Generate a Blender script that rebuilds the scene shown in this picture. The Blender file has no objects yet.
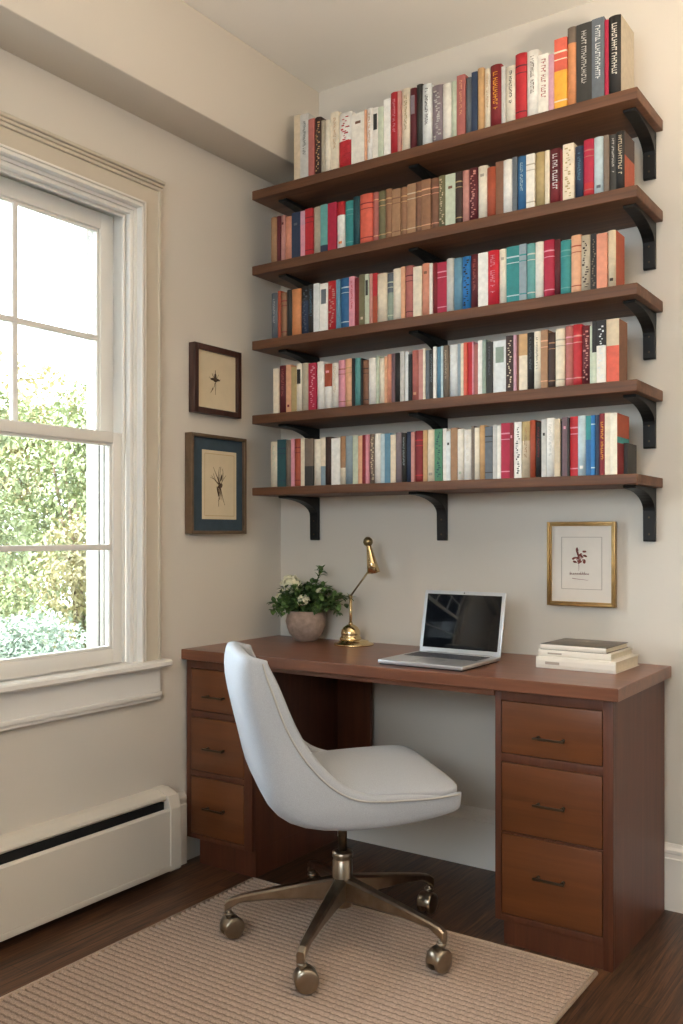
import bpy, bmesh, math, random
from mathutils import Vector, Matrix
random.seed(7)
SC = bpy.context.scene
COL = SC.collection
PI = math.pi

def lin(h, k=1.0):
    h = h.lstrip('#')
    o = []
    for i in (0, 2, 4):
        c = int(h[i:i+2], 16) / 255
        o.append((c / 12.92 if c <= .04045 else ((c + .055) / 1.055) ** 2.4) * k)
    return (*o, 1)

# ---------------------------------------------------------------- materials
def new_mat(name):
    m = bpy.data.materials.new(name); m.use_nodes = True
    return m, m.node_tree, m.node_tree.nodes['Principled BSDF']
def nd(nt, t, **kw):
    n = nt.nodes.new(t)
    for k, v in kw.items():
        if k in n.inputs: n.inputs[k].default_value = v
        else: setattr(n, k, v)
    return n
def bump(nt, b, height, strength, dist=.002):
    n = nd(nt, 'ShaderNodeBump'); n.inputs['Strength'].default_value = strength; n.inputs['Distance'].default_value = dist
    nt.links.new(height, n.inputs['Height']); nt.links.new(n.outputs[0], b.inputs['Normal'])
def plain(name, col, rough=.5, metal=0, coat=0, mott=0.0, scale=8, spec=None):
    m, nt, b = new_mat(name)
    b.inputs['Base Color'].default_value = lin(col)
    b.inputs['Roughness'].default_value = rough; b.inputs['Metallic'].default_value = metal
    if coat: b.inputs['Coat Weight'].default_value = coat
    if spec is not None: b.inputs['Specular IOR Level'].default_value = spec
    tc = nd(nt, 'ShaderNodeTexCoord'); nz = nd(nt, 'ShaderNodeTexNoise'); nz.inputs['Scale'].default_value = scale; nz.inputs['Detail'].default_value = 5
    nt.links.new(tc.outputs['Object'], nz.inputs['Vector'])
    if mott:
        r = nd(nt, 'ShaderNodeValToRGB'); c = lin(col)
        r.color_ramp.elements[0].position = .3; r.color_ramp.elements[1].position = .7
        r.color_ramp.elements[0].color = tuple(v * (1 - mott) for v in c[:3]) + (1,)
        r.color_ramp.elements[1].color = tuple(min(1, v * (1 + mott)) for v in c[:3]) + (1,)
        nt.links.new(nz.outputs[0], r.inputs[0]); nt.links.new(r.outputs[0], b.inputs['Base Color'])
    return m
def paint(name, col, rough=.6):
    m, nt, b = new_mat(name)
    b.inputs['Base Color'].default_value = lin(col); b.inputs['Roughness'].default_value = rough
    b.inputs['Specular IOR Level'].default_value = .3
    tc = nd(nt, 'ShaderNodeTexCoord'); nz = nd(nt, 'ShaderNodeTexNoise'); nz.inputs['Scale'].default_value = 180; nz.inputs['Detail'].default_value = 3
    nt.links.new(tc.outputs['Object'], nz.inputs['Vector']); bump(nt, b, nz.outputs[0], .12, .001)
    return m
def wood(name, dark, mid, light, axis='X', rough=.38, scale=1.0, coat=.15, bstr=.1):
    """long grain along one axis, built from stretched noise"""
    m, nt, b = new_mat(name)
    tc = nd(nt, 'ShaderNodeTexCoord'); mp = nd(nt, 'ShaderNodeMapping')
    s = {'X': (1.2, 22, 22), 'Y': (22, 1.2, 22), 'Z': (22, 22, 1.2)}[axis]
    mp.inputs['Scale'].default_value = tuple(v * scale for v in s)
    nt.links.new(tc.outputs['Object'], mp.inputs['Vector'])
    n1 = nd(nt, 'ShaderNodeTexNoise'); n1.inputs['Scale'].default_value = 1.6; n1.inputs['Detail'].default_value = 8; n1.inputs['Roughness'].default_value = .62; n1.inputs['Distortion'].default_value = .6
    nt.links.new(mp.outputs[0], n1.inputs['Vector'])
    n2 = nd(nt, 'ShaderNodeTexNoise'); n2.inputs['Scale'].default_value = 7; n2.inputs['Detail'].default_value = 4
    nt.links.new(mp.outputs[0], n2.inputs['Vector'])
    mx = nd(nt, 'ShaderNodeMath', operation='MULTIPLY_ADD'); mx.inputs[1].default_value = .25
    nt.links.new(n2.outputs[0], mx.inputs[0]); nt.links.new(n1.outputs[0], mx.inputs[2])
    r = nd(nt, 'ShaderNodeValToRGB')
    r.color_ramp.elements[0].position = .38; r.color_ramp.elements[0].color = lin(dark)
    r.color_ramp.elements[1].position = .85; r.color_ramp.elements[1].color = lin(light)
    e = r.color_ramp.elements.new(.62); e.color = lin(mid)
    nt.links.new(mx.outputs[0], r.inputs[0]); nt.links.new(r.outputs[0], b.inputs['Base Color'])
    b.inputs['Roughness'].default_value = rough; b.inputs['Coat Weight'].default_value = coat; b.inputs['Coat Roughness'].default_value = .3
    bump(nt, b, n2.outputs[0], bstr, .0006)
    return m
def floor_mat():
    m, nt, b = new_mat('dark_oak_floor')
    tc = nd(nt, 'ShaderNodeTexCoord'); mp = nd(nt, 'ShaderNodeMapping'); mp.inputs['Rotation'].default_value = (0, 0, PI/2)
    nt.links.new(tc.outputs['Object'], mp.inputs['Vector'])
    br = nd(nt, 'ShaderNodeTexBrick'); br.inputs['Scale'].default_value = 1
    br.inputs['Brick Width'].default_value = 1.5; br.inputs['Row Height'].default_value = .075; br.inputs['Mortar Size'].default_value = .0009
    br.inputs['Color1'].default_value = (1, 1, 1, 1); br.inputs['Color2'].default_value = (.55, .55, .55, 1); br.inputs['Mortar'].default_value = (.12, .12, .12, 1)
    nt.links.new(mp.outputs[0], br.inputs['Vector'])
    m2 = nd(nt, 'ShaderNodeMapping'); m2.inputs['Scale'].default_value = (60, 2.4, 1)
    nt.links.new(tc.outputs['Object'], m2.inputs['Vector'])
    nz = nd(nt, 'ShaderNodeTexNoise'); nz.inputs['Scale'].default_value = 1.7; nz.inputs['Detail'].default_value = 8; nz.inputs['Roughness'].default_value = .65; nz.inputs['Distortion'].default_value = .8
    nt.links.new(m2.outputs[0], nz.inputs['Vector'])
    r = nd(nt, 'ShaderNodeValToRGB'); r.color_ramp.elements[0].position = .35; r.color_ramp.elements[1].position = .7
    r.color_ramp.elements[0].color = lin('#20120a'); r.color_ramp.elements[1].color = lin('#80563a')
    nt.links.new(nz.outputs[0], r.inputs[0])
    mx = nd(nt, 'ShaderNodeMix', data_type='RGBA', blend_type='MULTIPLY'); mx.inputs[0].default_value = 1
    nt.links.new(r.outputs[0], mx.inputs[6]); nt.links.new(br.outputs[0], mx.inputs[7]); nt.links.new(mx.outputs[2], b.inputs['Base Color'])
    b.inputs['Roughness'].default_value = .42
    bump(nt, b, nz.outputs[0], .15, .001)
    return m
def fabric(name, col, scale=700, rough=.9, bs=.35, mott=.06):
    m, nt, b = new_mat(name)
    tc = nd(nt, 'ShaderNodeTexCoord')
    nz = nd(nt, 'ShaderNodeTexNoise'); nz.inputs['Scale'].default_value = scale; nz.inputs['Detail'].default_value = 3
    nt.links.new(tc.outputs['Object'], nz.inputs['Vector'])
    r = nd(nt, 'ShaderNodeValToRGB'); c = lin(col)
    r.color_ramp.elements[0].position = .35; r.color_ramp.elements[1].position = .65
    r.color_ramp.elements[0].color = tuple(v * (1 - mott * 2.2) for v in c[:3]) + (1,)
    r.color_ramp.elements[1].color = tuple(min(1, v * (1 + mott)) for v in c[:3]) + (1,)
    nt.links.new(nz.outputs[0], r.inputs[0]); nt.links.new(r.outputs[0], b.inputs['Base Color'])
    b.inputs['Roughness'].default_value = rough; b.inputs['Sheen Weight'].default_value = .15
    b.inputs['Specular IOR Level'].default_value = .2
    bump(nt, b, nz.outputs[0], bs, .0012)
    return m
def glass_mat(name='window_glass'):
    m = bpy.data.materials.new(name); m.use_nodes = True; nt = m.node_tree; nt.nodes.clear()
    o = nt.nodes.new('ShaderNodeOutputMaterial'); t = nt.nodes.new('ShaderNodeBsdfTransparent'); g = nt.nodes.new('ShaderNodeBsdfGlossy')
    g.inputs['Roughness'].default_value = .02; t.inputs[0].default_value = (.96, .975, .97, 1)
    f = nt.nodes.new('ShaderNodeFresnel'); f.inputs[0].default_value = 1.45; mx = nt.nodes.new('ShaderNodeMixShader')
    nt.links.new(f.outputs[0], mx.inputs[0]); nt.links.new(t.outputs[0], mx.inputs[1]); nt.links.new(g.outputs[0], mx.inputs[2]); nt.links.new(mx.outputs[0], o.inputs[0])
    return m

M = {}
M['wall'] = paint('warm_white_wall_paint', '#d8d0c4')
M['ceiling'] = paint('ceiling_paint', '#f4f0e8')
M['trim'] = paint('white_trim_paint', '#ebe6de', .35)
M['casing'] = paint('casing_paint', '#cbc0ae', .45)
M['floor'] = floor_mat()
M['shelf'] = wood('walnut_shelf', '#4a2d1b', '#603c25', '#764c31', 'X', .55, 1.0, 0)
M['desk_x'] = wood('walnut_desk_long_grain', '#5f3826', '#71442f', '#825239', 'X', .33, .8, .2)
M['desk_z'] = wood('walnut_desk_upright_grain', '#482616', '#582e1b', '#653820', 'Z', .45, .8, .04)
M['drawer'] = wood('drawer_front_veneer', '#5a3016', '#68391a', '#744220', 'X', .36, .7, .2)
M['gap'] = plain('drawer_recess', '#1d110b', .8)
M['iron'] = plain('black_iron', '#191817', .5, .3, mott=.15, scale=40)
M['bronze'] = plain('aged_bronze', '#a39787', .28, 1, mott=.18, scale=25)
M['bronze_dark'] = plain('dark_bronze', '#5c4f40', .38, 1, mott=.2, scale=60)
M['pull'] = plain('pewter_pull', '#55493d', .35, .9)
M['brass'] = plain('polished_brass', '#dcc496', .2, 1, mott=.06, scale=30)
M['brass_old'] = plain('tarnished_brass', '#94835f', .3, 1, mott=.2, scale=40)
M['chair'] = fabric('pale_linen_upholstery', '#aeb1b6')
M['piping'] = fabric('linen_piping', '#b3afa8')
M['heater'] = paint('heater_enamel', '#ddd4c6', .35)
M['slot'] = plain('dark_slot', '#0e0d0d', .7)
M['alu'] = plain('brushed_aluminium', '#cfd0d2', .3, .75)
M['alu_dark'] = plain('laptop_underside', '#2b2c2e', .5, .3)
M['key'] = plain('laptop_keys', '#3b3e44', .5)
M['screen'] = plain('dark_glass_screen', '#0b0e13', .08, 0, .5)
M['lens'] = plain('camera_lens', '#111111', .2)
M['gold'] = plain('gilt_frame', '#b3915f', .3, .85, mott=.12, scale=40)
M['brownframe'] = wood('dark_wood_frame', '#2b1712', '#3d211a', '#4f2d22', 'Z', .4)
M['bronzeframe'] = plain('bronze_frame', '#735e49', .4, .5, mott=.12, scale=40)
M['bluemat'] = plain('blue_mat_board', '#32434f', .85, mott=.12, scale=30)
M['paper'] = plain('cream_paper', '#d6c5a6', .85, mott=.05, scale=15)
M['paper2'] = plain('off_white_mat_board', '#e4dacd', .85, mott=.03, scale=15)
M['ink'] = plain('sepia_ink', '#4b3424', .9)
M['ink2'] = plain('russet_ink', '#8d4a42', .9)
M['line'] = plain('pencil_line', '#a7988a', .9)
M['pot'] = plain('rough_stone_pot', '#a08a7c', .85, mott=.22, scale=55)
M['soil'] = plain('potting_soil', '#2d2018', .95, mott=.3, scale=80)
M['stem'] = plain('plant_stem', '#4e5a2d', .7)
M['leaf'] = plain('plant_leaf', '#55703a', .55, mott=.4, scale=35)
M['petal'] = plain('cream_petals', '#e4dfc0', .75, mott=.1, scale=60)
M['rug'] = fabric('woven_jute', '#ae9786', 240, .95, .6, .12)
M['rug_valley'] = fabric('dark_rib_valley', '#8b7767', 300, .95, .6, .15)
M['rug_edge'] = fabric('jute_binding', '#bba590', 300, .95, .7, .1)
M['pages'] = plain('book_pages', '#d9ceb8', .85, mott=.06, scale=90)
M['glass'] = glass_mat()
M['outleaf'] = plain('sunlit_leaves', '#7b835a', .6, mott=.35, scale=3)
M['outleaf2'] = plain('yellow_green_leaves', '#9c9268', .6, mott=.3, scale=3)
M['outleaf3'] = plain('silvery_leaves', '#7c8878', .6, mott=.3, scale=3)
M['bark'] = plain('shrub_bark', '#6a5846', .9, mott=.3, scale=20)
M['grass'] = plain('lawn', '#7d7f6a', .95, mott=.35, scale=2)
M['stone'] = plain('pale_bounce_slab', '#cfcabd', .8, mott=.08, scale=6)
M['siding'] = paint('exterior_trim', '#6e6c67', .5)

# ---------------------------------------------------------------- mesh helpers
def add_box(bm, x0, x1, y0, y1, z0, z1, mi=0, bev=0, seg=2, mtx=None):
    t = bmesh.new()
    v = [t.verts.new((x, y, z)) for x in (x0, x1) for y in (y0, y1) for z in (z0, z1)]
    for f in ((0,1,3,2),(4,6,7,5),(0,4,5,1),(2,3,7,6),(0,2,6,4),(1,5,7,3)): t.faces.new([v[i] for i in f])
    if bev: bmesh.ops.bevel(t, geom=list(t.edges), offset=bev, segments=seg, profile=.6, affect='EDGES')
    for f in t.faces: f.material_index = mi; f.smooth = bool(bev)
    merge(bm, t, mtx)
def merge(bm, t, mtx=None):
    if mtx is not None: bmesh.ops.transform(t, matrix=mtx, verts=t.verts)
    me = bpy.data.meshes.new('tmp'); t.to_mesh(me); t.free(); bm.from_mesh(me); bpy.data.meshes.remove(me)
def add_lathe(bm, prof, n=32, mtx=None, mi=0, cap=True):
    """prof: list of (radius, z)"""
    t = bmesh.new(); rings = []
    for r, z in prof: rings.append([t.verts.new((r*math.cos(2*PI*k/n), r*math.sin(2*PI*k/n), z)) for k in range(n)])
    for a, b in zip(rings, rings[1:]):
        for k in range(n): t.faces.new((a[k], a[(k+1)%n], b[(k+1)%n], b[k]))
    if cap: t.faces.new(list(reversed(rings[0]))); t.faces.new(rings[-1])
    for f in t.faces: f.smooth = len(f.verts) == 4; f.material_index = mi
    merge(bm, t, mtx)
def frame_at(p, d):
    d = Vector(d).normalized(); q = d.to_track_quat('Z', 'Y')
    return Matrix.Translation(p) @ q.to_matrix().to_4x4()
def add_rod(bm, p0, p1, r0, r1=None, n=16, mi=0):
    p0, p1 = Vector(p0), Vector(p1); r1 = r0 if r1 is None else r1; L = (p1-p0).length
    add_lathe(bm, [(r0, 0), (r1, L)], n, frame_at(p0, p1-p0), mi)
def add_tube(bm, pts, rad, n=10, mi=0, closed=False):
    """tube along a polyline; rad number or list"""
    pts = [Vector(p) for p in pts]; m = len(pts); t = bmesh.new(); rings = []
    up = Vector((0, 0, 1)); prev = None
    for i, p in enumerate(pts):
        a = pts[(i-1) % m] if closed or i > 0 else p; b = pts[(i+1) % m] if closed or i < m-1 else p
        d = (b-a).normalized()
        if prev is None:
            s = d.cross(up)
            if s.length < .1: s = d.cross(Vector((1, 0, 0)))
        else: s = prev - d * prev.dot(d)
        s.normalize(); prev = s; w = d.cross(s)
        r = rad[i] if isinstance(rad, (list, tuple)) else rad
        rings.append([t.verts.new(p + (s*math.cos(2*PI*k/n) + w*math.sin(2*PI*k/n))*r) for k in range(n)])
    pr = list(zip(rings, rings[1:])) + ([(rings[-1], rings[0])] if closed else [])
    for a, b in pr:
        for k in range(n): t.faces.new((a[k], a[(k+1)%n], b[(k+1)%n], b[k]))
    if not closed: t.faces.new(list(reversed(rings[0]))); t.faces.new(rings[-1])
    for f in t.faces: f.smooth = True; f.material_index = mi
    merge(bm, t)
def add_prism(bm, poly, axis, a, b, mi=0, bev=0, smooth=False):
    """extrude a 2-D outline: axis 'x' takes (y,z), 'y' takes (x,z), 'z' takes (x,y)"""
    t = bmesh.new()
    def P(u, v, w): return {'x': (w, u, v), 'y': (u, w, v), 'z': (u, v, w)}[axis]
    A = [t.verts.new(P(u, v, a)) for u, v in poly]; B = [t.verts.new(P(u, v, b)) for u, v in poly]
    n = len(poly)
    for i in range(n): f = t.faces.new((A[i], A[(i+1)%n], B[(i+1)%n], B[i])); f.smooth = smooth
    t.faces.new(list(reversed(A))); t.faces.new(B)
    bmesh.ops.recalc_face_normals(t, faces=list(t.faces))
    if bev: bmesh.ops.bevel(t, geom=[e for e in t.edges], offset=bev, segments=2, profile=.6, affect='EDGES')
    for f in t.faces: f.material_index = mi
    merge(bm, t)
def part(name, bm, mats, parent=None, world=True, sub=0, recalc=True, wn=False):
    """link a bmesh as one mesh object; when world, the coordinates are world ones and the parent is unrotated"""
    if recalc: bmesh.ops.recalc_face_normals(bm, faces=list(bm.faces))
    me = bpy.data.meshes.new(name)
    o = bpy.data.objects.new(name, me); COL.objects.link(o)
    if parent is not None:
        o.parent = parent
        if world:
            q = parent; off = Vector((0, 0, 0))
            while q is not None: off += q.location; q = q.parent
            bmesh.ops.translate(bm, verts=bm.verts, vec=-off)
    elif world:
        xs = [v.co for v in bm.verts]
        c = Vector(((min(v.x for v in xs)+max(v.x for v in xs))/2, (min(v.y for v in xs)+max(v.y for v in xs))/2, min(v.z for v in xs)))
        bmesh.ops.translate(bm, verts=bm.verts, vec=-c); o.location = c
    bm.to_mesh(me); bm.free()
    for m in (mats if isinstance(mats, (list, tuple)) else [mats]): me.materials.append(m)
    if sub:
        s = o.modifiers.new('subsurf', 'SUBSURF'); s.levels = sub; s.render_levels = sub
    return o
def tag(o, label, cat, group=None, kind=None):
    o['label'] = label; o['category'] = cat
    if group: o['group'] = group
    if kind: o['kind'] = kind
    return o
def thing(name, label, cat, loc, rz=0, group=None):
    o = bpy.data.objects.new(name, None); COL.objects.link(o); o.location = loc; o.rotation_euler = (0, 0, rz); o.empty_display_size = .05
    return tag(o, label, cat, group)
def struct(o): o['kind'] = 'structure'; return o
def copy_tree(o, parent=None):
    c = o.copy(); COL.objects.link(c); c.parent = parent
    for ch in list(o.children): copy_tree(ch, c)
    return c
B = bmesh.new

# ================================================================ THE ROOM
XR, YF, ZC = 3.7, -4.3, 2.91            # far sides of the room and ceiling height
WY0, WY1, WZ0, WZ1 = -1.955, -.785, .738, 2.262    # window opening in the left wall
bm = B(); add_box(bm, -.2, XR+.15, YF-.15, .15, -.1, 0); struct(part('floor', bm, M['floor']))
bm = B(); add_box(bm, -.2, XR+.15, YF-.15, .15, ZC, ZC+.12); struct(part('ceiling', bm, M['ceiling']))
bm = B(); add_box(bm, -.2, XR+.15, 0, .15, 0, ZC); struct(part('wall_back', bm, M['wall']))
bm = B()
add_box(bm, -.2, 0, WY1, 0, 0, ZC); add_box(bm, -.2, 0, YF, WY0, 0, ZC)
add_box(bm, -.2, 0, WY0, WY1, 0, WZ0-.03); add_box(bm, -.2, 0, WY0, WY1, WZ1, ZC)
struct(part('wall_left', bm, M['wall']))
bm = B(); add_box(bm, XR, XR+.15, YF, 0, 0, ZC); struct(part('wall_right', bm, M['wall']))
# unseen wall behind the camera, its wide window opening added for fill light
bm = B()
add_box(bm, 0, .9, YF-.15, YF, 0, ZC); add_box(bm, 2.9, XR, YF-.15, YF, 0, ZC)
add_box(bm, .9, 2.9, YF-.15, YF, 0, 1.3); add_box(bm, .9, 2.9, YF-.15, YF, 2.3, ZC)
struct(part('wall_front', bm, M['wall']))
# boxed soffit along the left wall, under the ceiling
bm = B(); add_box(bm, 0, .192, YF, 0, 2.572, ZC, bev=.004); struct(part('wall_soffit', bm, M['wall']))
# baseboards: board, stepped cap and rounded top
def base_profile(h): return [(0, 0), (.018, 0), (.018, h-.045), (.014, h-.042), (.014, h-.03), (.0165, h-.027), (.0165, h-.018), (.010, h-.010), (.006, h), (0, h)]
bm = B(); add_prism(bm, [(-u, z) for u, z in base_profile(.205)], 'x', .0, XR); struct(part('baseboard_back', bm, M['trim']))
bm = B(); add_prism(bm, base_profile(.255), 'y', -.664, -.56); add_prism(bm, base_profile(.205), 'y', YF, -2.95); struct(part('baseboard_left', bm, M['trim']))

# ---------------------------------------------------------------- window
wr = thing('window_1', '', '', (0, (WY0+WY1)/2, WZ0)); del wr['label']; del wr['category']; struct(wr)
def ring(bm, x0, x1, o, i, mi=0, bev=0):
    """rectangular ring in the wall plane; o / i = (y0, y1, z0, z1) outer / inner"""
    add_box(bm, x0, x1, o[0], i[0], o[2], o[3], mi, bev); add_box(bm, x0, x1, i[1], o[1], o[2], o[3], mi, bev)
    add_box(bm, x0, x1, i[0], i[1], i[3], o[3], mi, bev); add_box(bm, x0, x1, i[0], i[1], o[2], i[2], mi, bev)
bm = B()
ring(bm, -.125, .004, (WY0, WY1, WZ0-.03, WZ1), (WY0+.010, WY1-.010, WZ0-.005, WZ1-.010))
ring(bm, -.022, -.002, (WY0+.010, WY1-.010, WZ0-.005, WZ1-.010), (WY0+.024, WY1-.024, WZ0, WZ1-.024), bev=.003)
struct(part('window_frame', bm, M['trim'], wr))
bm = B(); ring(bm, -.2, -.1255, (WY0, WY1, WZ0-.03, WZ1), (WY0+.012, WY1-.012, WZ0+.002, WZ1-.012))
ring(bm, -.145, -.1255, (WY0+.012, WY1-.012, WZ0+.002, WZ1-.012), (WY0+.03, WY1-.03, WZ0+.012, WZ1-.03), bev=.003); ring(bm, -.172, -.160, (WY0+.012, WY1-.012, WZ0+.002, WZ1-.012), (WY0+.022, WY1-.022, WZ0+.01, WZ1-.022), bev=.002)
part('outer_frame', bm, M['siding'], wr)
def sash(name, x0, x1, y0, y1, z0, z1, st, top, bot, muntz, munty, gl_name):
    bm = B(); i = (y0+st, y1-st, z0+bot, z1-top)
    ring(bm, x0, x1, (y0, y1, z0, z1), i, bev=.0025)
    ring(bm, x0+.008, x1-.008, i, (i[0]+.009, i[1]-.009, i[2]+.009, i[3]-.009), bev=.002)
    s = part(name, bm, M['trim'], wr)
    g = B(); xm = (x0+x1)/2; add_box(g, xm-.002, xm+.002, i[0]+.004, i[1]-.004, i[2]+.004, i[3]-.004); part('pane', g, M['glass'], s)
    for z in muntz:
        g = B(); add_box(g, x0+.005, x1-.006, i[0]+.004, i[1]-.004, z-.009, z+.009, bev=.003); part('muntin', g, M['trim'], s)
    for y in munty:
        g = B(); add_box(g, x0+.006, x1-.007, y-.009, y+.009, i[2]+.004, i[3]-.004, bev=.003); part('muntin', g, M['trim'], s)
    return s
wy0, wy1 = WY0+.024, WY1-.024
sash('upper_sash', -.118, -.084, wy0+.0, wy1-.0, 1.468, WZ1-.02, .054, .055, .036, [1.822], [-1.19, -1.515], 'u')
sash('lower_sash', -.072, -.034, wy0+.004, wy1-.004, WZ0+.0005, 1.506, .04, .036, .048, [1.124], [], 'l')
bm = B(); ring(bm, -.034, -.024, (wy0, wy1, WZ0, WZ1-.024), (wy0+.010, wy1-.010, WZ0+.001, WZ1-.034), bev=.002); part('sash_stop', bm, M['trim'], wr)
# casing: white inner moulding, flat painted boards, raised back band
bm = B()
for k, (a, b_, x) in enumerate(((0, .010, .030), (.010, .016, .022), (.016, .024, .026))):
    add_box(bm, 0, x, WY1+a, WY1+b_, WZ0, WZ1+b_, bev=.002); add_box(bm, 0, x, WY0-b_, WY0-a, WZ0, WZ1+b_, bev=.002)
    add_box(bm, 0, x, WY0-b_, WY1+b_, WZ1+a, WZ1+b_, bev=.002)
struct(part('trim_1', bm, M['trim']))
bm = B(); cy1 = -.690; cy0 = WY0-(cy1-WY1); cz = 2.352
add_box(bm, 0, .018, WY1+.024, cy1-.012, WZ0, cz); add_box(bm, 0, .018, cy0+.012, WY0-.024, WZ0, cz); add_box(bm, 0, .018, WY0-.024, WY1+.024, WZ1+.024, cz)
struct(part('trim_2', bm, M['casing']))
bm = B()
add_box(bm, 0, .024, cy1-.012, cy1, WZ0, cz, bev=.003); add_box(bm, 0, .024, cy0, cy0+.012, WZ0, cz, bev=.003)
add_box(bm, 0, .026, cy0-.002, cy1+.002, cz-.012, cz, bev=.003); add_box(bm, 0, .032, cy0-.008, cy1+.004, cz, cz+.010, bev=.003); add_box(bm, 0, .040, cy0-.012, cy1+.006, cz+.010, cz+.022, bev=.004)
struct(part('trim_3', bm, M['casing']))
bm = B()
add_prism(bm, [(-.034, WZ0-.024), (.048, WZ0-.024), (.055, WZ0-.018), (.055, WZ0-.006), (.048, WZ0), (-.034, WZ0)], 'y', cy0-.02, cy1+.022)
struct(part('window_sill', bm, M['trim']))
bm = B()
add_box(bm, 0, .018, cy0, cy1, .628, WZ0-.024); add_box(bm, 0, .026, cy0, cy1+.002, .612, .628, bev=.003); add_box(bm, 0, .02, cy0, cy1, .60, .612, bev=.003)
struct(part('trim_4', bm, M['trim']))

# added fill-light window in the wall behind the camera
w2 = thing('fill_window', '', '', (1.9, YF, 1.3)); del w2['label']; del w2['category']; struct(w2)
bm = B()
for a, b_ in ((.9, .96), (1.54, 1.6), (2.2, 2.26), (2.84, 2.9)): add_box(bm, a, b_, YF-.12, YF-.05, 1.3, 2.3)
add_box(bm, .96, 2.84, YF-.12, YF-.05, 1.3, 1.37); add_box(bm, .96, 2.84, YF-.12, YF-.05, 2.23, 2.3)
part('window_frame', bm, M['trim'], w2)
bm = B(); add_box(bm, .96, 2.84, YF-.088, YF-.084, 1.37, 2.23); part('pane', bm, M['glass'], w2)

# ================================================================ BASEBOARD HEATER
ht = thing('baseboard_heater', 'long cream enamelled baseboard heater with a dark louvre slot on the wall under the window', 'heater', (.045, -1.8, 0))
hy0, hy1 = -2.9, -.665
bm = B()
add_prism(bm, [(.001, .03), (.084, .03), (.090, .034), (.090, .235), (.084, .242), (.078, .242), (.078, .10), (.001, .10)], 'y', hy0+.03, hy1-.05)
part('front_panel', bm, M['heater'], ht)
bm = B(); add_box(bm, .0902, .0935, hy0+.03, hy1-.05, .034, .052, bev=.001); part('lower_lip', bm, M['heater'], ht)
bm = B(); add_prism(bm, [(.001, .25), (.001, .296), (.030, .296), (.070, .283), (.074, .276), (.069, .268), (.028, .283), (.012, .283), (.012, .25)], 'y', hy0+.03, hy1-.05)
part('top_panel', bm, M['heater'], ht)
bm = B(); add_box(bm, .02, .066, hy0+.04, hy1-.055, .13, .262); part('louvre_slot', bm, M['slot'], ht)
for a, b_ in ((hy1-.05, hy1), (hy0, hy0+.03)):
    bm = B(); add_prism(bm, [(.001, .028), (.088, .028), (.094, .034), (.094, .240), (.078, .282), (.032, .299), (.001, .299)], 'y', a, b_, bev=.003); part('end_cap', bm, M['heater'], ht)

# ================================================================ DESK
dk = thing('desk', 'walnut double pedestal desk with six drawers standing in the corner of the room', 'desk', (.78, -.275, 0))
dyf = -.5405; TOPZ = .76
bm = B(); add_prism(bm, [(.004, -.575), (1.551, dyf), (1.551, -.019), (.004, -.019)], 'z', TOPZ-.036, TOPZ, bev=.003); part('desktop', bm, M['desk_x'], dk)
bm = B(); add_box(bm, .315, 1.188, -.522, -.500, TOPZ-.056, TOPZ-.0365); part('apron', bm, M['desk_x'], dk)
bm = B(); add_box(bm, .315, .462, -.05, -.032, .09, TOPZ-.037); part('modesty_panel', bm, M['desk_z'], dk)
def pedestal(x0, x1, zb, dx0, dx1, drawers, full_side, hx, yf=-.52):
    yb, t = -.025, .02
    bm = B(); zt = TOPZ-.0365
    lf = 0 if full_side == 'r' else zb
    add_box(bm, x0, x0+t, yf+.018, yb, zb, zt); add_box(bm, x1-t, x1, yf+.018, yb, 0 if full_side == 'r' else zb, zt)
    add_box(bm, x0+t, x1-t, yf+.03, yb, zb, zb+t); add_box(bm, x0+t, x1-t, yb-.012, yb, zb+t, zt)
    part('carcass', bm, M['desk_z'], dk)
    bm = B()                                        # face frame with openings
    add_box(bm, x0, dx0-.002, yf, yf+.018, zb, zt, bev=.001); add_box(bm, dx1+.002, x1, yf, yf+.018, 0 if full_side == 'r' else zb, zt, bev=.001)
    zs = [(zb, drawers[-1][0]-.002)] + [(drawers[i+1][1]+.002, drawers[i][0]-.002) for i in range(len(drawers)-1)] + [(drawers[0][1]+.002, zt)]
    for a, b_ in zs: add_box(bm, dx0-.002, dx1+.002, yf, yf+.018, a, b_, bev=.0008)
    part('face_frame', bm, M['desk_z'], dk)
    bm = B(); add_box(bm, dx0-.008, dx1+.008, yf+.019, yf+.024, drawers[-1][0]-.01, drawers[0][1]+.01); part('inner_shadow_board', bm, M['gap'], dk)
    for (a, b_) in drawers:
        bm = B(); add_box(bm, dx0, dx1, yf-.0005, yf+.017, a, b_, bev=.0015)
        d = part('drawer', bm, M['drawer'], dk)
        zc = (a+b_)/2 - .013; zc = b_-.092 if b_-a < .17 else b_-.103
        bm = B()
        add_box(bm, hx-.046, hx+.046, yf-.026, yf-.019, zc-.0032, zc+.0032, bev=.0014)
        for s in (-1, 1): add_rod(bm, (hx+s*.036, yf-.0005, zc), (hx+s*.036, yf-.021, zc), .0042); add_rod(bm, (hx+s*.036, yf-.0005, zc), (hx+s*.036, yf-.003, zc), .0050)
        h = part('handle', bm, M['pull'], d); h['label'] = 'dark metal bar handle'
    bm = B()
    add_box(bm, x0+(.026 if full_side == 'r' else .045), x1-(.0205 if full_side == 'r' else 0.0), yf+.004 if full_side=='r' else yf+.02, yb-.02, 0, zb-.0005); part('plinth', bm, M['desk_z'], dk)
pedestal(1.190, 1.531, .066, 1.211, 1.502, [(.545, .692), (.323, .517), (.088, .314)], 'r', 1.358)
pedestal(.010, .311, .092, .032, .275, [(.547, .692), (.335, .521), (.110, .312)], 'l', .150, -.553)
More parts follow.
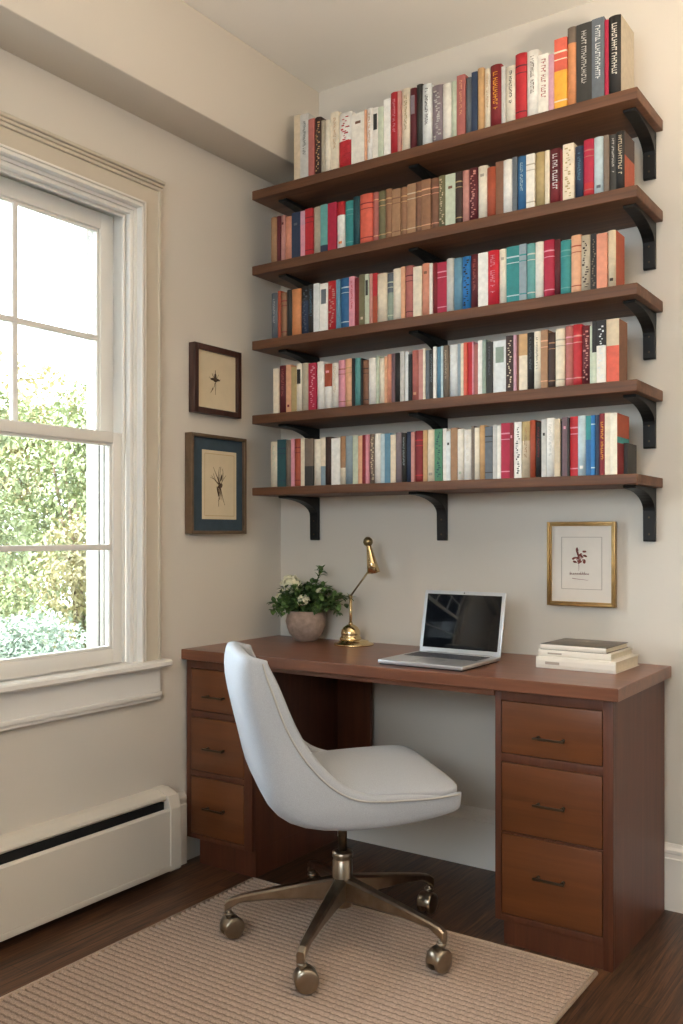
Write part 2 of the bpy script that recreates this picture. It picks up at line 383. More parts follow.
PALETTE = {
  'beige':'#cdbb9f',
  'black':'#22201f',
  'blue':'#2b6290',
  'blue grey':'#8b9ba3',
  'bright blue':'#1f6fae',
  'bright red':'#c81f33',
  'brown':'#7d5640',
  'charcoal':'#33322f',
  'cool white':'#dfe2e0',
  'coral':'#d4604c',
  'cream':'#e3d5bd',
  'crimson':'#a81c3c',
  'dark brown':'#3a2620',
  'dark red':'#7c1c22',
  'dark teal':'#1f4a50',
  'dusty pink':'#c58c82',
  'dusty rose':'#a8615a',
  'green':'#4f8364',
  'greige':'#b3a894',
  'grey brown':'#75675a',
  'grey green':'#8b9a8c',
  'khaki':'#b09b6c',
  'light grey':'#c2c0ba',
  'lilac':'#c99aa8',
  'maroon':'#5c1a22',
  'mauve grey':'#84767c',
  'navy':'#27364f',
  'off white':'#e8e2d6',
  'olive':'#6f6a4c',
  'orange':'#d9824a',
  'orange tan':'#cf8a5a',
  'pale blue':'#bccdd2',
  'pale cream':'#eae0cc',
  'pale green':'#c3cbb4',
  'pale teal':'#5f9b98',
  'peach':'#dba582',
  'pink':'#d693a0',
  'plum grey':'#6d545a',
  'red':'#b5232c',
  'rust':'#a24a30',
  'salmon':'#d68f74',
  'slate grey':'#5f666d',
  'steel blue':'#5f8ba2',
  'tan':'#c59d6e',
  'tan brown':'#a07a5a',
  'teal':'#2f8585',
  'white':'#eeeae2',
  'worn brown':'#8d6549',
  'yellow':'#e8a93c',
}
BOOKS = [  # shelf, x, thickness, height, colour, lower colour, split, mark, mark colour, side, label
(0, 0.2565, 0.0299, 0.2437, 'beige', None, 0, '', '', None, 'beige book on the top shelf, leftmost of its row, beside a light grey book'),
(0, 0.2864, 0.0387, 0.2385, 'light grey', None, 0, 't', 'black', None, 'thick light grey book with small black lettering on the top shelf'),
(0, 0.3251, 0.027, 0.2119, 'dusty rose', None, 0, '', '', None, 'dusty rose book on the top shelf, between light grey and dark brown books'),
(0, 0.3521, 0.0268, 0.2123, 'dark brown', None, 0, 'g', 'tan', None, 'dark brown book with tan patterning on the top shelf'),
(0, 0.3789, 0.0199, 0.1956, 'greige', None, 0, '', '', None, 'greige book on the top shelf, between dark brown and pale cream books'),
(0, 0.3988, 0.022, 0.1902, 'pale cream', None, 0, '', '', None, 'pale cream book on the top shelf, between greige and cream books'),
(0, 0.4208, 0.0348, 0.2127, 'cream', None, 0, 't', 'tan', None, 'thick cream book with small tan lettering on the top shelf'),
(0, 0.4556, 0.0557, 0.1999, 'white', 'red', 0.5, 'g', 'red', None, 'thick white and red book with red patterning on the top shelf'),
(0, 0.5113, 0.0567, 0.1818, 'off white', None, 0, 'm', 'brown', None, 'thick off white book with a small brown mark on the top shelf'),
(0, 0.5681, 0.0083, 0.1839, 'peach', None, 0, '', '', None, 'thin peach book on the top shelf, between off white and white books'),
(0, 0.5764, 0.0227, 0.1868, 'white', None, 0, 't', 'tan', None, 'white book with small tan lettering on the top shelf'),
(0, 0.5991, 0.0246, 0.1824, 'off white', None, 0, 'p', 'charcoal', None, 'off white book with a charcoal title panel on the top shelf'),
(0, 0.6237, 0.0203, 0.1782, 'pale green', None, 0, '', '', None, 'pale green book on the top shelf, between off white and white books'),
(0, 0.644, 0.0282, 0.2004, 'white', None, 0, '', '', None, 'white book on the top shelf, between pale green and red books'),
(0, 0.6722, 0.0311, 0.2154, 'red', None, 0, 't', 'pink', None, 'red book with small pink lettering on the top shelf'),
(0, 0.7033, 0.0115, 0.213, 'dusty pink', None, 0, '', '', None, 'thin dusty pink book on the top shelf, between red and cream books'),
(0, 0.7148, 0.0357, 0.2168, 'cream', None, 0, 't', 'khaki', None, 'thick cream book with small khaki lettering on the top shelf'),
(0, 0.7505, 0.0241, 0.2086, 'maroon', None, 0, 'p', 'mauve grey', None, 'maroon book with a mauve grey title panel on the top shelf'),
(0, 0.7746, 0.0231, 0.2156, 'charcoal', None, 0, '', '', None, 'charcoal book on the top shelf, between maroon and cool white books'),
(0, 0.7977, 0.0343, 0.2077, 'cool white', None, 0, 't', 'black', None, 'thick cool white book with small black lettering on the top shelf'),
(0, 0.8319, 0.0402, 0.1957, 'mauve grey', None, 0, 'g', 'light grey', None, 'thick mauve grey book with light grey patterning on the top shelf'),
(0, 0.8721, 0.0345, 0.1904, 'off white', None, 0, '', '', None, 'thick off white book on the top shelf, between mauve grey and pale green books'),
(0, 0.9066, 0.0209, 0.1893, 'pale green', None, 0, '', '', None, 'pale green book on the top shelf, between off white and dusty rose books'),
(0, 0.9275, 0.0301, 0.2018, 'dusty rose', None, 0, 't', 'peach', None, 'dusty rose book with small peach lettering on the top shelf'),
(0, 0.9576, 0.0234, 0.1878, 'slate grey', None, 0, '', '', None, 'slate grey book on the top shelf, between dusty rose and navy books'),
(0, 0.981, 0.0214, 0.1977, 'navy', None, 0, '', '', None, 'navy book on the top shelf, between slate grey and tan books'),
(0, 1.0024, 0.0216, 0.2044, 'tan', None, 0, '', '', None, 'tan book on the top shelf, between navy and cream books'),
(0, 1.024, 0.0224, 0.1982, 'cream', None, 0, 't', 'tan', None, 'cream book with small tan lettering on the top shelf'),
(0, 1.0464, 0.0381, 0.2003, 'dark red', None, 0, 'T', 'yellow', None, 'thick dark red book with bold yellow lettering on the top shelf'),
(0, 1.0845, 0.0137, 0.1884, 'light grey', None, 0, '', '', None, 'light grey book on the top shelf, between dark red and pale cream books'),
(0, 1.0983, 0.034, 0.1832, 'pale cream', None, 0, 't', 'charcoal', None, 'thick pale cream book with small charcoal lettering on the top shelf'),
(0, 1.1323, 0.0379, 0.2108, 'red', None, 0, 'b', 'maroon', None, 'thick red book with maroon bands on the top shelf'),
(0, 1.1702, 0.0386, 0.2101, 'white', None, 0, 't', 'grey brown', None, 'thick white book with small grey brown lettering on the top shelf'),
(0, 1.2088, 0.0345, 0.1869, 'off white', None, 0, 'T', 'dusty rose', None, 'thick off white book with bold dusty rose lettering on the top shelf'),
(0, 1.2433, 0.0174, 0.1777, 'lilac', None, 0, '', '', None, 'lilac book on the top shelf, between off white and coral books'),
(0, 1.2607, 0.0404, 0.2196, 'coral', 'yellow', 0.55, 'b', 'cream', None, 'thick coral and yellow book with cream bands on the top shelf'),
(0, 1.3012, 0.0292, 0.2439, 'grey brown', 'orange tan', 0.8, '', '', None, 'grey brown and orange tan book on the top shelf, between coral and charcoal books'),
(0, 1.3304, 0.0482, 0.2423, 'charcoal', None, 0, 'T', 'light grey', None, 'thick charcoal book with bold light grey lettering on the top shelf'),
(0, 1.3786, 0.0377, 0.2438, 'slate grey', None, 0, 'T', 'cool white', None, 'thick slate grey book with bold cool white lettering on the top shelf'),
(0, 1.4163, 0.012, 0.233, 'crimson', None, 0, '', '', None, 'thin crimson book on the top shelf, between slate grey and black books'),
(0, 1.4283, 0.0372, 0.237, 'black', None, 0, 'T', 'off white', [(0, 'greige')], 'thick black book with bold off white lettering on the top shelf'),
(1, 0.1472, 0.0306, 0.1738, 'tan brown', None, 0, '', '', None, 'tan brown book on the second shelf, leftmost of its row, beside a maroon book'),
(1, 0.1777, 0.0156, 0.1738, 'maroon', None, 0, '', '', None, 'maroon book on the second shelf, between tan brown and dusty pink books'),
(1, 0.1934, 0.0203, 0.1738, 'dusty pink', None, 0, 'm', 'maroon', None, 'dusty pink book with a small maroon mark on the second shelf'),
(1, 0.2136, 0.0345, 0.1637, 'salmon', None, 0, '', '', None, 'thick salmon book on the second shelf, between dusty pink and navy books'),
(1, 0.2482, 0.0383, 0.1706, 'navy', None, 0, 'm', 'slate grey', None, 'thick navy book with a small slate grey mark on the second shelf'),
(1, 0.2864, 0.0228, 0.1706, 'lilac', 'pink', 0.7, '', '', None, 'lilac and pink book on the second shelf, between navy and red books'),
(1, 0.3093, 0.0335, 0.1735, 'red', None, 0, 'b', 'dark red', None, 'red book with dark red bands on the second shelf'),
(1, 0.3427, 0.0366, 0.1735, 'greige', None, 0, '', '', None, 'thick greige book on the second shelf, between red and pale teal books'),
(1, 0.3794, 0.0309, 0.1734, 'pale teal', 'navy', 0.16, '', '', None, 'pale teal and navy book on the second shelf, between greige and crimson books'),
(1, 0.4103, 0.0384, 0.1734, 'crimson', None, 0, '', '', None, 'thick crimson book on the second shelf, between pale teal and red books'),
(1, 0.4487, 0.0328, 0.1703, 'red', 'white', 0.72, 'm', 'orange', None, 'red and white book with a small orange mark on the second shelf'),
(1, 0.4815, 0.0383, 0.1672, 'teal', None, 0, 'b', 'pale teal', None, 'thick teal book with pale teal bands on the second shelf'),
(1, 0.5198, 0.0274, 0.1732, 'dark teal', None, 0, '', '', None, 'dark teal book on the second shelf, between teal and coral books'),
(1, 0.5472, 0.0519, 0.1751, 'coral', None, 0, 'b', 'dark red', None, 'thick coral book with dark red bands on the second shelf'),
(1, 0.5991, 0.0225, 0.175, 'dusty rose', None, 0, 'b', 'peach', None, 'dusty rose book with peach bands on the second shelf'),
(1, 0.6216, 0.0305, 0.173, 'olive', None, 0, 'b', 'tan', None, 'olive book with tan bands on the second shelf'),
(1, 0.6521, 0.0261, 0.1729, 'worn brown', None, 0, 'b', 'tan', None, 'worn brown book with tan bands on the second shelf, between olive and tan brown books'),
(1, 0.6782, 0.0338, 0.1669, 'tan brown', None, 0, 'b', 'brown', None, 'tan brown book with brown bands on the second shelf'),
(1, 0.712, 0.0256, 0.1668, 'worn brown', None, 0, 'b', 'tan', None, 'worn brown book on the second shelf, between tan brown and tan brown books'),
(1, 0.7376, 0.0331, 0.1728, 'tan brown', None, 0, 'b', 'beige', None, 'tan brown book with beige bands on the second shelf'),
(1, 0.7707, 0.0231, 0.1727, 'brown', None, 0, 'b', 'tan', None, 'brown book with tan bands on the second shelf'),
(1, 0.7938, 0.0351, 0.1747, 'worn brown', None, 0, 'b', 'peach', None, 'thick worn brown book with peach bands on the second shelf'),
(1, 0.8289, 0.0294, 0.1726, 'brown', None, 0, 'b', 'salmon', None, 'brown book with salmon bands on the second shelf'),
(1, 0.8583, 0.0261, 0.1745, 'olive', None, 0, 'g', 'beige', None, 'olive book with beige patterning on the second shelf'),
(1, 0.8844, 0.0369, 0.1725, 'pale green', None, 0, 'm', 'brown', None, 'thick pale green book with a small brown mark on the second shelf'),
(1, 0.9213, 0.0241, 0.1724, 'dark brown', None, 0, 'b', 'khaki', None, 'dark brown book with khaki bands on the second shelf'),
(1, 0.9453, 0.0267, 0.1724, 'dusty pink', None, 0, '', '', None, 'dusty pink book on the second shelf, between dark brown and maroon books'),
(1, 0.972, 0.0286, 0.1723, 'maroon', None, 0, 'g', 'dusty pink', None, 'maroon book with dusty pink patterning on the second shelf'),
(1, 1.0006, 0.0335, 0.1743, 'pale cream', None, 0, 'm', 'greige', None, 'pale cream book with a small greige mark on the second shelf'),
(1, 1.0342, 0.0296, 0.1622, 'rust', None, 0, '', '', None, 'rust book on the second shelf, between pale cream and brown books'),
(1, 1.0638, 0.0276, 0.1742, 'brown', None, 0, '', '', None, 'brown book on the second shelf, between rust and white books'),
(1, 1.0914, 0.0317, 0.1721, 'white', None, 0, '', '', None, 'white book on the second shelf, between brown and slate grey books'),
(1, 1.1231, 0.0166, 0.1741, 'slate grey', None, 0, '', '', None, 'slate grey book on the second shelf, between white and blue books'),
(1, 1.1397, 0.0295, 0.172, 'blue', None, 0, 't', 'pale blue', None, 'blue book with small pale blue lettering on the second shelf'),
(1, 1.1692, 0.0281, 0.172, 'off white', None, 0, 'b', 'greige', None, 'off white book with greige bands on the second shelf'),
(1, 1.1973, 0.0327, 0.1719, 'khaki', None, 0, '', '', None, 'khaki book on the second shelf, between off white and cream books'),
(1, 1.23, 0.0146, 0.1719, 'cream', None, 0, '', '', None, 'cream book on the second shelf, between khaki and maroon books'),
(1, 1.2446, 0.0363, 0.1718, 'maroon', 'dark red', 0.4, 'T', 'cool white', None, 'thick maroon and dark red book with bold cool white lettering on the second shelf'),
(1, 1.2809, 0.0086, 0.1618, 'dark red', None, 0, '', '', None, 'thin dark red book on the second shelf, between maroon and cream books'),
(1, 1.2894, 0.0347, 0.1738, 'cream', None, 0, 'g', 'khaki', None, 'thick cream book with khaki patterning on the second shelf'),
(1, 1.3241, 0.028, 0.1617, 'navy', None, 0, 't', 'steel blue', None, 'navy book with small steel blue lettering on the second shelf'),
(1, 1.3521, 0.032, 0.1736, 'crimson', 'red', 0.25, 'b', 'dusty rose', None, 'crimson and red book with dusty rose bands on the second shelf'),
(1, 1.3841, 0.031, 0.1736, 'pale blue', None, 0, 'm', 'slate grey', None, 'pale blue book with a small slate grey mark on the second shelf'),
(1, 1.4151, 0.0162, 0.1715, 'grey brown', None, 0, '', '', None, 'grey brown book on the second shelf, between pale blue and charcoal books'),
(1, 1.4313, 0.0209, 0.1715, 'charcoal', None, 0, 't', 'light grey', None, 'charcoal book with small light grey lettering on the second shelf'),
(1, 1.4522, 0.0251, 0.1735, 'black', None, 0, 'T', 'beige', [(0, 'rust'), (0.6, 'dark brown')], 'black book with bold beige lettering on the second shelf'),
(2, 0.1505, 0.03, 0.1725, 'slate grey', None, 0, 't', 'light grey', None, 'slate grey book with small light grey lettering on the middle shelf'),
(2, 0.1806, 0.0137, 0.1784, 'rust', None, 0, '', '', None, 'rust book on the middle shelf, between slate grey and worn brown books'),
(2, 0.1943, 0.0273, 0.1684, 'worn brown', None, 0, 'b', 'dark red', None, 'worn brown book with dark red bands on the middle shelf'),
(2, 0.2216, 0.0247, 0.1753, 'charcoal', None, 0, '', '', None, 'charcoal book on the middle shelf, between worn brown and orange tan books'),
(2, 0.2463, 0.042, 0.1722, 'orange tan', None, 0, '', '', None, 'thick orange tan book on the middle shelf, between charcoal and black books'),
(2, 0.2883, 0.0332, 0.178, 'black', 'navy', 0.7, 'g', 'slate grey', None, 'black and navy book with slate grey patterning on the middle shelf'),
(2, 0.3215, 0.0266, 0.1779, 'charcoal', None, 0, 't', 'steel blue', None, 'charcoal book with small steel blue lettering on the middle shelf'),
(2, 0.3481, 0.0241, 0.1779, 'cool white', None, 0, '', '', None, 'cool white book on the middle shelf, between charcoal and white books'),
(2, 0.3722, 0.0354, 0.1748, 'white', None, 0, 'p', 'slate grey', None, 'thick white book with a slate grey title panel on the middle shelf'),
(2, 0.4076, 0.0393, 0.1777, 'red', None, 0, 'g', 'dusty pink', None, 'thick red book with dusty pink patterning on the middle shelf'),
(2, 0.447, 0.0173, 0.1776, 'steel blue', None, 0, '', '', None, 'steel blue book on the middle shelf, between red and blue books'),
(2, 0.4643, 0.0386, 0.1795, 'blue', None, 0, 'b', 'pale blue', None, 'thick blue book with pale blue bands on the middle shelf'),
(2, 0.5028, 0.0237, 0.1794, 'pink', None, 0, 't', 'red', None, 'pink book with small red lettering on the middle shelf'),
(2, 0.5266, 0.0198, 0.1713, 'dark red', None, 0, '', '', None, 'dark red book on the middle shelf, between pink and olive books'),
(2, 0.5463, 0.0238, 0.1792, 'olive', None, 0, 'm', 'beige', None, 'olive book with a small beige mark on the middle shelf'),
(2, 0.5701, 0.0166, 0.1772, 'pale green', None, 0, 'p', 'charcoal', None, 'pale green book with a charcoal title panel on the middle shelf'),
(2, 0.5867, 0.0124, 0.1771, 'dusty pink', None, 0, '', '', None, 'thin dusty pink book on the middle shelf, between pale green and red books'),
(2, 0.5991, 0.0185, 0.1771, 'red', 'rust', 0.55, '', '', None, 'red and rust book on the middle shelf, between dusty pink and cream books'),
(2, 0.6176, 0.0398, 0.171, 'cream', None, 0, '', '', None, 'thick cream book on the middle shelf, between red and slate grey books'),
(2, 0.6573, 0.0257, 0.1669, 'slate grey', 'grey green', 0.6, 'b', 'pale green', None, 'slate grey and grey green book with pale green bands on the middle shelf'),
(2, 0.683, 0.033, 0.1769, 'pale cream', None, 0, '', '', None, 'pale cream book on the middle shelf, between slate grey and peach books'),
(2, 0.716, 0.0157, 0.1789, 'peach', None, 0, '', '', None, 'peach book on the middle shelf, between pale cream and dusty rose books'),
(2, 0.7317, 0.0312, 0.1788, 'dusty rose', None, 0, 'b', 'maroon', None, 'dusty rose book with maroon bands on the middle shelf'),
(2, 0.763, 0.0328, 0.1708, 'cream', None, 0, '', '', None, 'cream book on the middle shelf, between dusty rose and salmon books'),
(2, 0.7958, 0.0286, 0.1768, 'salmon', None, 0, 'm', 'brown', None, 'salmon book with a small brown mark on the middle shelf'),
(2, 0.8244, 0.0114, 0.1738, 'off white', None, 0, '', '', None, 'thin off white book on the middle shelf, between salmon and dark red books'),
(2, 0.8357, 0.0188, 0.1737, 'dark red', None, 0, '', '', None, 'dark red book on the middle shelf, between off white and crimson books'),
(2, 0.8546, 0.035, 0.1707, 'crimson', None, 0, 'b', 'pink', None, 'thick crimson book on the middle shelf, between dark red and light grey books'),
(2, 0.8896, 0.0265, 0.1767, 'light grey', None, 0, '', '', None, 'light grey book on the middle shelf, between crimson and steel blue books'),
(2, 0.9161, 0.0306, 0.1736, 'steel blue', None, 0, '', '', None, 'steel blue book on the middle shelf, between light grey and bright blue books'),
(2, 0.9468, 0.0289, 0.1736, 'bright blue', None, 0, 'g', 'black', None, 'bright blue book with black patterning on the middle shelf'),
(2, 0.9756, 0.0271, 0.1766, 'maroon', None, 0, 't', 'dusty rose', None, 'maroon book with small dusty rose lettering on the middle shelf'),
(2, 1.0028, 0.0353, 0.1765, 'white', None, 0, '', '', None, 'thick white book on the middle shelf, between maroon and bright red books'),
(2, 1.038, 0.0376, 0.1765, 'bright red', None, 0, 'T', 'pink', None, 'thick bright red book with bold pink lettering on the middle shelf'),
(2, 1.0756, 0.0261, 0.1765, 'pale cream', None, 0, 'm', 'greige', None, 'pale cream book with a small greige mark on the middle shelf'),
(2, 1.1017, 0.0451, 0.1784, 'teal', None, 0, 'b', 'pale blue', None, 'thick teal book with pale blue bands on the middle shelf'),
(2, 1.1468, 0.0241, 0.1784, 'blue grey', None, 0, 'b', 'teal', None, 'blue grey book with teal bands on the middle shelf'),
(2, 1.1708, 0.0281, 0.1764, 'pale teal', None, 0, 'b', 'light grey', None, 'pale teal book with light grey bands on the middle shelf'),
(2, 1.1989, 0.0272, 0.1763, 'off white', None, 0, '', '', None, 'off white book on the middle shelf, between pale teal and crimson books'),
(2, 1.2261, 0.0346, 0.1763, 'crimson', None, 0, 'b', 'pink', None, 'thick crimson book with pink bands on the middle shelf, between off white and maroon books'),
(2, 1.2607, 0.0192, 0.1733, 'maroon', None, 0, '', '', None, 'maroon book on the middle shelf, between crimson and teal books'),
(2, 1.2799, 0.0332, 0.1663, 'teal', None, 0, 'b', 'pale teal', None, 'teal book with pale teal bands on the middle shelf'),
(2, 1.3131, 0.0322, 0.1762, 'peach', None, 0, 'b', 'rust', None, 'peach book with rust bands on the middle shelf'),
(2, 1.3453, 0.0284, 0.1702, 'greige', None, 0, 'g', 'dark brown', None, 'greige book with dark brown patterning on the middle shelf'),
(2, 1.3737, 0.0202, 0.1702, 'black', None, 0, 'g', 'grey brown', None, 'black book with grey brown patterning on the middle shelf'),
(2, 1.3939, 0.0314, 0.1661, 'salmon', None, 0, '', '', None, 'salmon book on the middle shelf, between black and beige books'),
(2, 1.4253, 0.0254, 0.1707, 'beige', None, 0, 'm', 'dark brown', [(0, 'rust')], 'beige book with a small dark brown mark on the middle shelf'),
(3, 0.1601, 0.0252, 0.1691, 'cream', None, 0, '', '', None, 'cream book on the fourth shelf, leftmost of its row, beside a maroon book'),
(3, 0.1853, 0.0344, 0.1784, 'maroon', None, 0, 't', 'dusty rose', None, 'thick maroon book with small dusty rose lettering on the fourth shelf'),
(3, 0.2197, 0.0229, 0.1777, 'peach', None, 0, 'm', 'dark red', None, 'peach book with a small dark red mark on the fourth shelf'),
(3, 0.2426, 0.0255, 0.1671, 'khaki', None, 0, '', '', None, 'khaki book on the fourth shelf, between peach and pale cream books'),
(3, 0.2681, 0.0248, 0.1765, 'pale cream', None, 0, 'p', 'black', None, 'pale cream book with a black title panel on the fourth shelf'),
(3, 0.2928, 0.0318, 0.1758, 'greige', None, 0, '', '', None, 'greige book on the fourth shelf, between pale cream and crimson books'),
(3, 0.3247, 0.0342, 0.172, 'crimson', None, 0, 'g', 'pink', None, 'thick crimson book with pink patterning on the fourth shelf'),
(3, 0.3589, 0.0311, 0.1742, 'white', None, 0, '', '', None, 'white book on the fourth shelf, between crimson and rust books'),
(3, 0.39, 0.0334, 0.1635, 'rust', 'white', 0.5, 'm', 'pink', None, 'rust and white book with a small pink mark on the fourth shelf'),
(3, 0.4234, 0.0292, 0.1627, 'off white', None, 0, 't', 'beige', None, 'off white book with small beige lettering on the fourth shelf'),
(3, 0.4526, 0.0302, 0.169, 'pink', None, 0, 'b', 'dusty rose', None, 'pink book with dusty rose bands on the fourth shelf'),
(3, 0.4828, 0.0307, 0.1713, 'peach', None, 0, 'b', 'tan', None, 'peach book with tan bands on the fourth shelf'),
(3, 0.5135, 0.0106, 0.1708, 'black', None, 0, '', '', None, 'thin black book on the fourth shelf, between peach and pale teal books'),
(3, 0.524, 0.0252, 0.1703, 'pale teal', None, 0, '', '', None, 'pale teal book on the fourth shelf, between black and black books'),
(3, 0.5493, 0.0084, 0.1669, 'black', None, 0, '', '', None, 'thin black book on the fourth shelf, between pale teal and brown books'),
(3, 0.5576, 0.0249, 0.1595, 'brown', None, 0, 'b', 'dark brown', None, 'brown book with dark brown bands on the fourth shelf'),
(3, 0.5826, 0.0317, 0.1629, 'white', None, 0, '', '', None, 'white book on the fourth shelf, between brown and pale green books'),
(3, 0.6143, 0.0118, 0.1683, 'pale green', None, 0, '', '', None, 'thin pale green book on the fourth shelf, between white and pale cream books'),
(3, 0.6261, 0.0219, 0.1579, 'pale cream', None, 0, '', '', None, 'pale cream book on the fourth shelf, between pale green and peach books'),
(3, 0.6481, 0.0121, 0.1618, 'peach', None, 0, '', '', None, 'thin peach book on the fourth shelf, between pale cream and salmon books'),
(3, 0.6602, 0.0181, 0.1681, 'salmon', None, 0, '', '', None, 'salmon book on the fourth shelf, between peach and plum grey books'),
(3, 0.6782, 0.014, 0.1684, 'plum grey', None, 0, '', '', None, 'plum grey book on the fourth shelf, between salmon and black books'),
(3, 0.6922, 0.0198, 0.1688, 'black', None, 0, '', '', None, 'black book on the fourth shelf, between plum grey and light grey books'),
(3, 0.712, 0.0173, 0.1712, 'light grey', None, 0, '', '', None, 'light grey book on the fourth shelf, between black and cool white books'),
(3, 0.7294, 0.0141, 0.1695, 'cool white', None, 0, '', '', None, 'cool white book on the fourth shelf, between light grey and black books'),
(3, 0.7435, 0.0144, 0.1598, 'black', None, 0, '', '', None, 'black book on the fourth shelf, between cool white and dusty rose books'),
(3, 0.7579, 0.0244, 0.1702, 'dusty rose', None, 0, 'm', 'peach', None, 'dusty rose book with a small peach mark on the fourth shelf'),
(3, 0.7823, 0.0192, 0.1706, 'dusty pink', None, 0, '', '', None, 'dusty pink book on the fourth shelf, between dusty rose and pale cream books'),
(3, 0.8015, 0.0088, 0.1729, 'pale cream', None, 0, '', '', None, 'thin pale cream book on the fourth shelf, between dusty pink and slate grey books'),
(3, 0.8103, 0.0141, 0.1652, 'slate grey', None, 0, '', '', None, 'slate grey book on the fourth shelf, between pale cream and charcoal books'),
(3, 0.8244, 0.0151, 0.1655, 'charcoal', None, 0, 't', 'blue grey', None, 'charcoal book with small blue grey lettering on the fourth shelf'),
(3, 0.8395, 0.0113, 0.1737, 'white', None, 0, '', '', None, 'thin white book on the fourth shelf, between charcoal and steel blue books'),
(3, 0.8508, 0.0187, 0.172, 'steel blue', None, 0, '', '', None, 'steel blue book on the fourth shelf, between white and pale blue books'),
(3, 0.8695, 0.0086, 0.1723, 'pale blue', None, 0, '', '', None, 'thin pale blue book on the fourth shelf, between steel blue and grey brown books'),
(3, 0.8781, 0.0189, 0.1726, 'grey brown', None, 0, 't', 'beige', None, 'grey brown book with small beige lettering on the fourth shelf'),
(3, 0.897, 0.0316, 0.1731, 'cool white', None, 0, '', '', None, 'cool white book on the fourth shelf, between grey brown and blue grey books'),
(3, 0.9286, 0.0135, 0.1736, 'blue grey', None, 0, '', '', None, 'blue grey book on the fourth shelf, between cool white and cream books'),
(3, 0.9421, 0.0105, 0.1708, 'cream', None, 0, '', '', None, 'thin cream book on the fourth shelf, between blue grey and coral books'),
(3, 0.9526, 0.0123, 0.1741, 'coral', None, 0, '', '', None, 'thin coral book on the fourth shelf, between cream and red books'),
(3, 0.9649, 0.0172, 0.1744, 'red', None, 0, '', '', None, 'red book on the fourth shelf, between coral and pink books'),
(3, 0.9821, 0.0061, 0.1746, 'pink', None, 0, '', '', None, 'thin pink book on the fourth shelf, between red and dusty rose books'),
(3, 0.9882, 0.0146, 0.1648, 'dusty rose', None, 0, '', '', None, 'dusty rose book on the fourth shelf, between pink and white books'),
(3, 1.0028, 0.0166, 0.1752, 'white', None, 0, '', '', None, 'white book on the fourth shelf, between dusty rose and grey green books'),
(3, 1.0194, 0.0137, 0.1755, 'grey green', None, 0, '', '', None, 'grey green book on the fourth shelf, between white and charcoal books'),
(3, 1.0331, 0.022, 0.1658, 'charcoal', None, 0, 't', 'slate grey', None, 'charcoal book with small slate grey lettering on the fourth shelf'),
(3, 1.0551, 0.0466, 0.1665, 'cool white', None, 0, 'p', 'grey green', None, 'thick cool white book with a grey green title panel on the fourth shelf'),
(3, 1.1017, 0.0252, 0.1773, 'dark brown', None, 0, 'g', 'beige', None, 'dark brown book with beige patterning on the fourth shelf'),
(3, 1.1269, 0.0101, 0.1776, 'lilac', None, 0, '', '', None, 'thin lilac book on the fourth shelf, between dark brown and brown books'),
(3, 1.137, 0.0077, 0.1778, 'brown', None, 0, '', '', None, 'thin brown book on the fourth shelf, between lilac and tan books'),
(3, 1.1447, 0.0277, 0.1782, 'tan', 'cream', 0.62, '', '', None, 'tan and cream book on the fourth shelf, between brown and black books'),
(3, 1.1725, 0.0232, 0.1787, 'black', None, 0, 't', 'slate grey', None, 'black book with small slate grey lettering on the fourth shelf'),
(3, 1.1957, 0.0217, 0.1792, 'pale cream', None, 0, 't', 'olive', None, 'pale cream book with small olive lettering on the fourth shelf'),
(3, 1.2173, 0.0228, 0.1816, 'tan brown', None, 0, 'b', 'peach', None, 'tan brown book with peach bands on the fourth shelf'),
(3, 1.2401, 0.0238, 0.1704, 'dark brown', None, 0, 'b', 'tan brown', None, 'dark brown book with tan brown bands on the fourth shelf'),
(3, 1.2639, 0.03, 0.1785, 'cream', None, 0, 'b', 'greige', None, 'cream book with greige bands on the fourth shelf'),
(3, 1.2939, 0.0255, 0.1846, 'dusty rose', None, 0, 'b', 'pink', None, 'dusty rose book with pink bands on the fourth shelf'),
(3, 1.3194, 0.0274, 0.1857, 'red', None, 0, 'b', 'dusty pink', None, 'red book with dusty pink bands on the fourth shelf'),
(3, 1.3469, 0.0253, 0.1788, 'maroon', None, 0, 'g', 'dusty pink', None, 'maroon book with dusty pink patterning on the fourth shelf'),
(3, 1.3722, 0.0083, 0.1755, 'pale green', None, 0, '', '', None, 'thin pale green book on the fourth shelf, between maroon and black books'),
(3, 1.3804, 0.0134, 0.1879, 'black', 'pale green', 0.5, '', '', None, 'black and pale green book on the fourth shelf, between pale green and black books'),
(3, 1.3939, 0.0284, 0.1868, 'black', 'off white', 0.6, 'g', 'cool white', None, 'black and off white book with cool white patterning on the fourth shelf'),
(3, 1.4223, 0.0388, 0.1869, 'beige', 'coral', 0.58, '', '', [(0, 'brown')], 'thick beige and coral book on the fourth shelf'),
(4, 0.1409, 0.0373, 0.1711, 'cream', None, 0, 't', 'pale green', None, 'thick cream book with small pale green lettering on the lowest shelf'),
(4, 0.1782, 0.0396, 0.1765, 'dark teal', None, 0, 'b', 'navy', None, 'thick dark teal book with navy bands on the lowest shelf'),
(4, 0.2178, 0.0247, 0.1731, 'grey brown', None, 0, '', '', None, 'grey brown book on the lowest shelf, between dark teal and pink books'),
(4, 0.2426, 0.0162, 0.1758, 'pink', None, 0, '', '', None, 'pink book on the lowest shelf, between grey brown and rust books'),
(4, 0.2588, 0.0276, 0.1755, 'rust', None, 0, 'b', 'dark red', None, 'rust book with dark red bands on the lowest shelf'),
(4, 0.2864, 0.021, 0.1751, 'cream', None, 0, '', '', None, 'cream book on the lowest shelf, between rust and grey brown books'),
(4, 0.3074, 0.0371, 0.1717, 'grey brown', 'charcoal', 0.42, '', '', None, 'thick grey brown and charcoal book on the lowest shelf, between cream and pale cream books'),
(4, 0.3445, 0.034, 0.1682, 'pale cream', None, 0, '', '', None, 'pale cream book on the lowest shelf, between grey brown and cream books'),
